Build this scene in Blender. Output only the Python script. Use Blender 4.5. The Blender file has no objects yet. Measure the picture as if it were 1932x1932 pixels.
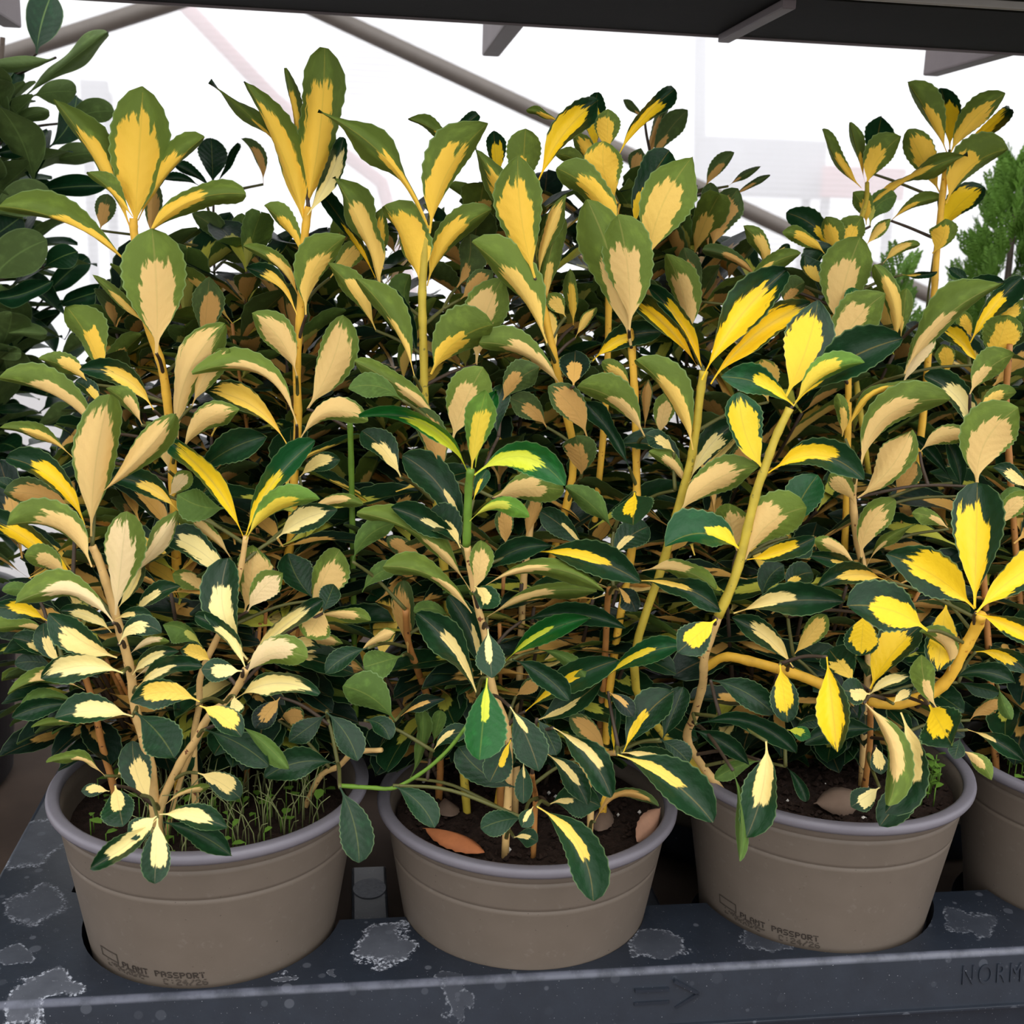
import bpy, bmesh, math, random
from math import sin, cos, pi, radians, sqrt, acos
from mathutils import Vector, Matrix

C = bpy.context.scene.collection
scene = bpy.context.scene
R = random.Random(7)

# ------------------------------------------------------------------ camera
IMG = 1932.0
FPX = 2200.0
CAM = Vector((0.0878, -0.7097, 0.4354))
YAW, PITCH, ROLL = 0.1415, 0.2263, 0.0331
_fw = Vector((sin(YAW) * cos(PITCH), cos(YAW) * cos(PITCH), -sin(PITCH)))
_r = Vector((cos(YAW), -sin(YAW), 0))
_u = _r.cross(_fw)
RT = _r * cos(ROLL) + _u * sin(ROLL)
UP = _u * cos(ROLL) - _r * sin(ROLL)
cam_data = bpy.data.cameras.new('camera')
cam_data.sensor_width = 36.0
cam_data.lens = FPX / IMG * 36.0
cam_data.clip_start = 0.02
cam_data.clip_end = 60
cam = bpy.data.objects.new('camera', cam_data)
C.objects.link(cam)
m3 = Matrix((RT, UP, -_fw)).transposed()
cam.matrix_world = Matrix.Translation(CAM) @ m3.to_4x4()
cam_data.dof.use_dof = True
cam_data.dof.focus_distance = 0.72
cam_data.dof.aperture_fstop = 14.0
scene.camera = cam

# ------------------------------------------------------------------ world, light, exposure
world = bpy.data.worlds.new('overcast_sky')
scene.world = world
world.use_nodes = True
wn = world.node_tree
wn.nodes.clear()
w_out = wn.nodes.new('ShaderNodeOutputWorld')
w_bg = wn.nodes.new('ShaderNodeBackground')
w_bg.inputs['Color'].default_value = (0.975, 0.99, 1.01, 1)
w_bg.inputs['Strength'].default_value = 1.0
wn.links.new(w_bg.outputs[0], w_out.inputs[0])
sun_data = bpy.data.lights.new('sun', 'SUN')
sun_data.energy = 0.9
sun_data.angle = radians(60)
sun_data.color = (1.0, 0.98, 0.95)
sun = bpy.data.objects.new('sun', sun_data)
C.objects.link(sun)
sun.location = (0.6, -2, 3)
sun.rotation_euler = (radians(38), 0, radians(8))
scene.view_settings.view_transform = 'Standard'
scene.view_settings.look = 'None'
scene.view_settings.exposure = 0.66
scene.view_settings.gamma = 1.0
scene.view_settings.use_curve_mapping = False


# ------------------------------------------------------------------ where a seen point stands in the place
def ray(x, y):
    return _fw + RT * ((x - IMG / 2) / FPX) - UP * ((y - IMG / 2) / FPX)


def on_y(x, y, Y):
    d = ray(x, y)
    return CAM + d * ((Y - CAM.y) / d.y)


def on_z(x, y, z):
    d = ray(x, y)
    return CAM + d * ((z - CAM.z) / d.z)


def pix(p):
    q = Vector(p) - CAM
    d = q.dot(_fw)
    return IMG / 2 + FPX * q.dot(RT) / d, IMG / 2 - FPX * q.dot(UP) / d


# ------------------------------------------------------------------ helpers
def link_obj(name, mesh, mat=None, parent=None, loc=(0, 0, 0)):
    o = bpy.data.objects.new(name, mesh)
    C.objects.link(o)
    o.location = loc
    if mat is not None and not mesh.materials:
        mesh.materials.append(mat)
    if parent is not None:
        o.parent = parent
    return o


def mesh_of(name, verts, faces, smooth=True):
    me = bpy.data.meshes.new(name)
    me.from_pydata([tuple(v) for v in verts], [], faces)
    if smooth:
        me.polygons.foreach_set('use_smooth', [True] * len(me.polygons))
    me.update()
    return me


def bm_mesh(name, bm, smooth=False):
    bmesh.ops.recalc_face_normals(bm, faces=bm.faces[:])
    me = bpy.data.meshes.new(name)
    bm.to_mesh(me)
    bm.free()
    if smooth:
        me.polygons.foreach_set('use_smooth', [True] * len(me.polygons))
    return me


def thing(name, label, cat, loc=(0, 0, 0), group=None):
    o = bpy.data.objects.new(name, None)
    o.empty_display_size = 0.05
    C.objects.link(o)
    o.location = loc
    o['label'] = label
    o['category'] = cat
    if group:
        o['group'] = group
    return o


def add_box(bm, lo, hi, bevel=0.0):
    g = bmesh.ops.create_cube(bm, size=1.0)
    s = [hi[i] - lo[i] for i in range(3)]
    c = [(hi[i] + lo[i]) / 2 for i in range(3)]
    for v in g['verts']:
        v.co = Vector((v.co.x * s[0] + c[0], v.co.y * s[1] + c[1], v.co.z * s[2] + c[2]))
    if bevel:
        ed = list({e for v in g['verts'] for e in v.link_edges})
        bmesh.ops.bevel(bm, geom=ed, offset=bevel, segments=2, affect='EDGES', profile=0.6)


def box_mesh(name, lo, hi, bevel=0.0):
    bm = bmesh.new()
    add_box(bm, lo, hi, bevel)
    return bm_mesh(name, bm)


def catmull(pts, sub=4):
    if len(pts) < 3:
        return [pts[0].lerp(pts[-1], k / sub) for k in range(sub + 1)]
    out = []
    P = [pts[0] * 2 - pts[1]] + list(pts) + [pts[-1] * 2 - pts[-2]]
    for i in range(1, len(P) - 2):
        a, b, c, d = P[i - 1], P[i], P[i + 1], P[i + 2]
        for k in range(sub):
            t = k / sub
            out.append(0.5 * ((2 * b) + (c - a) * t + (2 * a - 5 * b + 4 * c - d) * t * t
                              + (3 * b - a - 3 * c + d) * t ** 3))
    out.append(pts[-1].copy())
    return out


def tube_data(pts, r0, r1, n=7, knots=0.0):
    verts, faces = [], []
    ref = Vector((0.31, 0.9, 0.17)).normalized()
    m = len(pts)
    for i, p in enumerate(pts):
        t = (pts[min(i + 1, m - 1)] - pts[max(i - 1, 0)])
        if t.length < 1e-9:
            t = Vector((0, 0, 1))
        t.normalize()
        a = t.cross(ref)
        if a.length < 1e-3:
            a = t.cross(Vector((1, 0, 0)))
        a.normalize()
        b = t.cross(a)
        r = r0 + (r1 - r0) * i / (m - 1)
        if knots and i % 4 == 2:
            r *= 1 + knots
        for k in range(n):
            w = 2 * pi * k / n
            verts.append(p + (a * cos(w) + b * sin(w)) * r)
    for i in range(m - 1):
        for k in range(n):
            faces.append((i * n + k, i * n + (k + 1) % n, (i + 1) * n + (k + 1) % n, (i + 1) * n + k))
    faces.append(tuple(range(n))[::-1])
    faces.append(tuple((m - 1) * n + k for k in range(n)))
    return verts, faces


def tube_mesh(name, pts, r0, r1, n=7, knots=0.0):
    v, f = tube_data(pts, r0, r1, n, knots)
    return mesh_of(name, v, f)


def lathe_mesh(name, prof, n=96, mats=None):
    """prof: list of (radius, z[, material index])"""
    verts, faces, mi = [], [], []
    for p in prof:
        for k in range(n):
            w = 2 * pi * k / n
            verts.append((p[0] * sin(w), -p[0] * cos(w), p[1]))
    for i in range(len(prof) - 1):
        for k in range(n):
            faces.append((i * n + k, i * n + (k + 1) % n, (i + 1) * n + (k + 1) % n, (i + 1) * n + k))
    return mesh_of(name, verts, faces)


# ------------------------------------------------------------------ materials
def srgb(r, g, b):
    def f(c):
        c /= 255.0
        return c / 12.92 if c <= 0.04045 else ((c + 0.055) / 1.055) ** 2.4
    return (f(r), f(g), f(b), 1)


class NT:
    """small wrapper to write node trees in few lines"""
    def __init__(self, name):
        self.mat = bpy.data.materials.new(name)
        self.mat.use_nodes = True
        self.t = self.mat.node_tree
        self.t.nodes.clear()
        self.out = self.t.nodes.new('ShaderNodeOutputMaterial')

    def n(self, kind, **kw):
        nd = self.t.nodes.new(kind)
        for k, v in kw.items():
            setattr(nd, k, v)
        return nd

    def put(self, sock, v):
        if isinstance(v, bpy.types.NodeSocket):
            self.t.links.new(v, sock)
        elif isinstance(v, bpy.types.Node):
            self.t.links.new(v.outputs[0], sock)
        else:
            sock.default_value = v

    def math(self, op, a, b=None, c=None, clamp=False):
        nd = self.n('ShaderNodeMath', operation=op, use_clamp=clamp)
        self.put(nd.inputs[0], a)
        if b is not None:
            self.put(nd.inputs[1], b)
        if c is not None:
            self.put(nd.inputs[2], c)
        return nd.outputs[0]

    def vmath(self, op, a, b=None):
        nd = self.n('ShaderNodeVectorMath', operation=op)
        self.put(nd.inputs[0], a)
        if b is not None:
            self.put(nd.inputs[1], b)
        return nd.outputs['Value'] if op in ('LENGTH', 'DOT_PRODUCT') else nd.outputs[0]

    def mix(self, f, a, b):
        nd = self.n('ShaderNodeMix', data_type='RGBA')
        self.put(nd.inputs[0], f)
        self.put(nd.inputs[6], a)
        self.put(nd.inputs[7], b)
        return nd.outputs[2]

    def noise(self, vec, scale, detail=2.0, rough=0.5):
        nd = self.n('ShaderNodeTexNoise')
        if vec is not None:
            self.put(nd.inputs['Vector'], vec)
        nd.inputs['Scale'].default_value = scale
        nd.inputs['Detail'].default_value = detail
        nd.inputs['Roughness'].default_value = rough
        return nd.outputs[0]

    def step(self, v, a, b):
        nd = self.n('ShaderNodeMapRange', interpolation_type='SMOOTHSTEP')
        self.put(nd.inputs[0], v)
        nd.inputs[1].default_value = a
        nd.inputs[2].default_value = b
        return nd.outputs[0]

    def principled(self, color, rough, spec=0.5, bump=None, bump_d=0.002, bump_s=0.4):
        p = self.n('ShaderNodeBsdfPrincipled')
        self.put(p.inputs['Base Color'], color)
        self.put(p.inputs['Roughness'], rough)
        self.put(p.inputs['Specular IOR Level'], spec)
        if bump is not None:
            b = self.n('ShaderNodeBump')
            b.inputs['Strength'].default_value = bump_s
            b.inputs['Distance'].default_value = bump_d
            self.put(b.inputs['Height'], bump)
            self.put(p.inputs['Normal'], b.outputs[0])
        return p

    def finish(self, shader):
        self.t.links.new(shader.outputs[0], self.out.inputs[0])
        return self.mat


def leaf_material(name, ytop, yund, gtop, gund, variegated=True, transl=0.16):
    m = NT(name)
    uv = m.n('ShaderNodeUVMap')
    sep = m.n('ShaderNodeSeparateXYZ')
    m.put(sep.inputs[0], uv)
    u = m.math('MULTIPLY_ADD', sep.outputs[0], 2.0, -1.0)
    v = sep.outputs[1]
    oi = m.n('ShaderNodeObjectInfo')
    oc = m.n('ShaderNodeSeparateColor')
    m.put(oc.inputs[0], oi.outputs['Color'])
    yel, seed, tone = m.math('POWER', oc.outputs[0], 1.2), oc.outputs[1], oc.outputs[2]
    slim = oi.outputs['Alpha']
    geo = m.n('ShaderNodeNewGeometry')
    back = geo.outputs['Backfacing']
    sd = m.math('MULTIPLY', seed, 60.0)
    au = m.math('ABSOLUTE', u)
    # slow tone patches over the green
    cv = m.n('ShaderNodeCombineXYZ')
    m.put(cv.inputs[0], u); m.put(cv.inputs[1], m.math('MULTIPLY', v, 3.0)); m.put(cv.inputs[2], sd)
    patch = m.noise(cv, 2.2, 3.0)
    green = m.mix(back, gtop, gund)
    gl = m.mix(back, tuple(min(1, c * 1.7) for c in gtop[:3]) + (1,), tuple(min(1, c * 1.5) for c in gund[:3]) + (1,))
    green = m.mix(m.step(patch, 0.45, 0.8), green, gl)
    green = m.mix(m.math('MULTIPLY', m.step(tone, 0.5, 1.0), 0.55), green, gl)
    if variegated:
        # jagged border: streaks that run up the side veins towards the tip
        uc = m.math('ADD', u, m.math('MULTIPLY_ADD', seed, 0.5, -0.25))
        auc = m.math('ABSOLUTE', uc)
        cj = m.n('ShaderNodeCombineXYZ')
        m.put(cj.inputs[0], m.math('MULTIPLY', u, 3.6))
        m.put(cj.inputs[1], m.math('SUBTRACT', m.math('MULTIPLY', v, 4.0), m.math('MULTIPLY', au, 2.4)))
        m.put(cj.inputs[2], sd)
        jag = m.noise(cj, 1.0, 4.0, 0.6)
        ve = m.math('MULTIPLY_ADD', yel, 0.56, 0.40)
        ue = m.math('ADD', m.math('MULTIPLY', m.math('MULTIPLY_ADD', yel, 0.60, 0.27), slim),
                    m.math('MULTIPLY', m.math('MULTIPLY', m.math('MAXIMUM', m.math('SUBTRACT', 0.42, v), 0.0), slim), 1.7))
        f1 = m.math('POWER', m.math('DIVIDE', v, ve), 5.0)
        f2 = m.math('POWER', m.math('DIVIDE', auc, ue), 3.0)
        F = m.math('SUBTRACT', m.math('SUBTRACT', 1.0, f1), f2)
        F = m.math('ADD', F, m.math('MULTIPLY_ADD', jag, 2.6, -1.3))
        F = m.math('MULTIPLY', F, m.step(yel, 0.0, 0.02))
        F = m.math('SUBTRACT', F, m.math('MULTIPLY', m.math('SUBTRACT', 1.0, m.step(yel, 0.0, 0.02)), 1.0))
        yellow = m.mix(back, ytop, yund)
        ysh = m.noise(cv, 1.3, 2.0)
        yellow = m.mix(m.math('MULTIPLY', m.step(ysh, 0.4, 0.8), 0.22), yellow, tuple(c * 0.8 for c in ytop[:3]) + (1,))
        lime = m.mix(0.35, gl, yellow)
        col = m.mix(m.step(F, -0.12, 0.0), green, lime)
        col = m.mix(m.step(F, 0.0, 0.07), col, yellow)
        rib = m.math('MULTIPLY', m.math('SUBTRACT', 1.0, m.step(au, 0.015, 0.05)), 0.25)
        col = m.mix(rib, col, m.mix(0.5, yund, gl))
    else:
        rib = m.math('MULTIPLY', m.math('SUBTRACT', 1.0, m.step(au, 0.015, 0.06)), 0.5)
        col = m.mix(rib, green, tuple(min(1, c * 2.2) for c in gund[:3]) + (1,))
    rim = m.math('MULTIPLY', m.step(au, 0.93, 0.995), 0.45)
    col = m.mix(rim, col, srgb(150, 180, 120))
    # side veins and blistered skin as fine relief
    vein = m.n('ShaderNodeTexWave', bands_direction='Y')
    cw = m.n('ShaderNodeCombineXYZ')
    m.put(cw.inputs[1], m.math('SUBTRACT', v, m.math('MULTIPLY', au, 0.22)))
    m.put(cw.inputs[2], sd)
    m.put(vein.inputs['Vector'], cw)
    vein.inputs['Scale'].default_value = 2.6
    vein.inputs['Distortion'].default_value = 1.0
    hb = m.math('ADD', m.math('MULTIPLY', vein.outputs[1], 0.4), m.noise(cv, 9.0, 2.0))
    p = m.principled(col, m.math('MULTIPLY_ADD', back, 0.3, 0.40), 0.3, hb, 0.0010, 0.2)
    tr = m.n('ShaderNodeBsdfTranslucent')
    m.put(tr.inputs[0], col)
    mx = m.n('ShaderNodeMixShader')
    mx.inputs[0].default_value = transl
    m.t.links.new(p.outputs[0], mx.inputs[1])
    m.t.links.new(tr.outputs[0], mx.inputs[2])
    return m.finish(mx)


GT, GU = srgb(20, 50, 25), srgb(96, 115, 42)
LEAF = {
    'Y': leaf_material('leaf_bright_yellow', srgb(255, 212, 40), srgb(254, 206, 76), GT, GU),
    'M': leaf_material('leaf_warm_yellow', srgb(252, 212, 92), srgb(250, 208, 106), GT, GU),
    'C': leaf_material('leaf_cream', srgb(248, 220, 138), srgb(234, 196, 124), GT, GU),
    'P': leaf_material('leaf_pale_cream', srgb(250, 230, 154), srgb(240, 212, 158), GT, GU),
    'N': leaf_material('leaf_lemon', srgb(250, 218, 48), srgb(240, 210, 70), srgb(22, 70, 34), srgb(96, 132, 46)),
    'L': leaf_material('leaf_lime', srgb(214, 220, 60), srgb(208, 208, 76), srgb(22, 84, 30), srgb(96, 140, 46)),
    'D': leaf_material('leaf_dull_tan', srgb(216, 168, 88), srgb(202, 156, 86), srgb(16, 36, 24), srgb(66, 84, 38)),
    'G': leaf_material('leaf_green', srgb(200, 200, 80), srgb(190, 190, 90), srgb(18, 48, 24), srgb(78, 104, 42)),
    'B': leaf_material('leaf_dark_broad', GT, GU, srgb(18, 54, 28), srgb(92, 114, 60), variegated=False),
}


def plain(name, col, rough, spec=0.4, scale=60, var=0.25, bump=0.0005, bs=0.3):
    m = NT(name)
    tc = m.n('ShaderNodeTexCoord')
    nz = m.noise(tc.outputs['Object'], scale, 4.0, 0.6)
    dark = tuple(c * (1 - var) for c in col[:3]) + (1,)
    lite = tuple(min(1, c * (1 + var)) for c in col[:3]) + (1,)
    return m.finish(m.principled(m.mix(nz, dark, lite), rough, spec, nz, bump, bs))


def stem_material(name, col, scar):
    m = NT(name)
    tc = m.n('ShaderNodeTexCoord')
    n1 = m.noise(tc.outputs['Object'], 90, 3.0)
    n2 = m.noise(tc.outputs['Object'], 260, 2.0)
    c = m.mix(m.step(n1, 0.35, 0.75), col, tuple(x * 0.78 for x in col[:3]) + (1,))
    c = m.mix(m.step(n2, 0.66, 0.72), c, scar)
    return m.finish(m.principled(c, 0.55, 0.35, n1, 0.0006, 0.4))


STEM = {
    'Y': stem_material('stem_yellow', srgb(240, 186, 62), srgb(196, 130, 40)),
    'T': stem_material('stem_tan', srgb(222, 182, 116), srgb(120, 70, 44)),
    'W': stem_material('stem_woody', srgb(176, 120, 62), srgb(80, 44, 28)),
    'G': stem_material('stem_green', srgb(104, 140, 46), srgb(80, 100, 40)),
    'O': stem_material('stem_olive_yellow', srgb(196, 172, 60), srgb(130, 120, 50)),
    'K': stem_material('stem_olive_brown', srgb(92, 92, 46), srgb(60, 52, 32)),
    'B': stem_material('stem_dark', srgb(70, 56, 44), srgb(50, 40, 32)),
}
# ------------------------------------------------------------------ what the plants look like, surveyed leaf by leaf
# stems: plant, colour, offset from the pot row in cm at foot and top, radii in mm, then the run of the stem
STEMS = '''
0 T -5 -6 3.2 2.2 293 1538 285 1450 270 1390 255 1335 246 1266 228 1195 212 1139 190 1067 174 1030
0 Y 2 2 3.0 2.4 335 1500 345 1300 333 1060 325 880 318 780 305 690 278 608 264 500 253 440 252 412
0 Y 3 2 3.0 2.4 395 1480 450 1300 520 1130 547 1030 555 903 562 795 560 690 567 580 574 455 582 390
0 T -5 -8 2.6 2.0 301 1529 340 1440 366 1402 395 1350 430 1322 452 1290 464 1262
0 T -3 -5 2.2 1.6 366 1402 376 1330 380 1270 420 1180 452 1080 464 1012
0 W -2 -3 2.2 1.8 215 1490 196 1420 186 1375 178 1330 165 1290 150 1240
0 T -4 -5 1.6 1.4 315 1570 335 1490 360 1420 372 1395
0 T 0 -7 2.0 1.5 560 1560 600 1470 640 1445 668 1420 720 1415
0 g -8 -10 1.3 1.0 640 1482 700 1486 745 1486 800 1455 845 1415 880 1370
0 g 2 0 2.0 1.8 672 1400 668 1200 665 1000 662 850 660 790
1 O 0 0 2.8 2.4 880 1520 860 1300 830 1000 803 800 800 690 797 600 797 540 803 450 808 425
1 Y 1 1 2.6 2.2 940 1510 1000 1200 1080 900 1060 750 1046 674 1030 600 1017 530
1 G -7 -8 2.4 2.2 880 1030 882 980 884 922 888 885
1 T -6 -7 2.4 2.0 960 1400 930 1300 915 1200 900 1140 889 1080 881 1030
1 W -1 -5 2.4 2.0 945 1580 944 1500 950 1420 955 1380
1 W 2 -4 2.6 2.0 828 1500 830 1430 815 1340 790 1270 770 1210 765 1150
1 W 0 -4 2.4 1.8 1120 1540 1128 1420 1135 1330 1142 1230 1146 1140 1150 1110
1 Y -2 -1 2.6 2.2 1150 1300 1190 1050 1200 969 1201 900 1198 760 1192 660 1187 610
1 T -5 -8 2.0 1.6 1120 1440 1140 1424 1165 1420
1 W -6 -10 1.8 1.4 1010 1510 1006 1480 1004 1460
1 Y 4 4 2.2 2.0 1100 1200 1140 800 1150 520 1158 420 1166 384
1 T -1 -2 2.4 2.0 985 1150 992 1060 1000 1000 1010 930
2 T -4 -9 2.6 2.4 1300 1405 1310 1350 1326 1290 1330 1237 1355 1164
2 o -9 -9 2.8 2.2 1355 1164 1388 1085 1410 998 1428 925 1446 875 1464 824 1490 770
2 O -4 -5 2.6 2.4 1200 1300 1255 1050 1297 896 1310 831 1321 744 1328 700
2 T -2 -3 2.6 2.2 1625 1500 1640 1200 1630 1081 1616 1012 1609 940 1612 900
2 y -5 -9 2.6 3.6 1330 1262 1365 1240 1410 1246 1504 1273 1587 1306 1638 1320
2 y -9 -12 3.8 3.4 1638 1320 1685 1327 1746 1313 1786 1284 1812 1237 1841 1186 1850 1160
2 W -2 -5 2.4 1.8 1623 1555 1632 1480 1641 1406 1642 1330
2 W 1 0 2.4 2.0 1555 1480 1575 1440 1590 1400 1600 1300
2 Y 3 3 2.4 2.0 1560 1450 1590 1100 1600 800 1600 640
2 Y 8 12 2.6 2.2 1700 1100 1740 800 1756 610 1762 560 1768 471 1779 362 1788 290
2 O 8 12 2.0 1.6 1640 900 1600 600 1595 485 1618 430 1634 380 1636 345
3 W 0 -2 2.4 2.0 1880 1480 1870 1300 1850 1000 1845 920
3 W 2 0 2.4 2.0 1960 1500 1930 1200 1900 800 1905 650
'''
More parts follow.
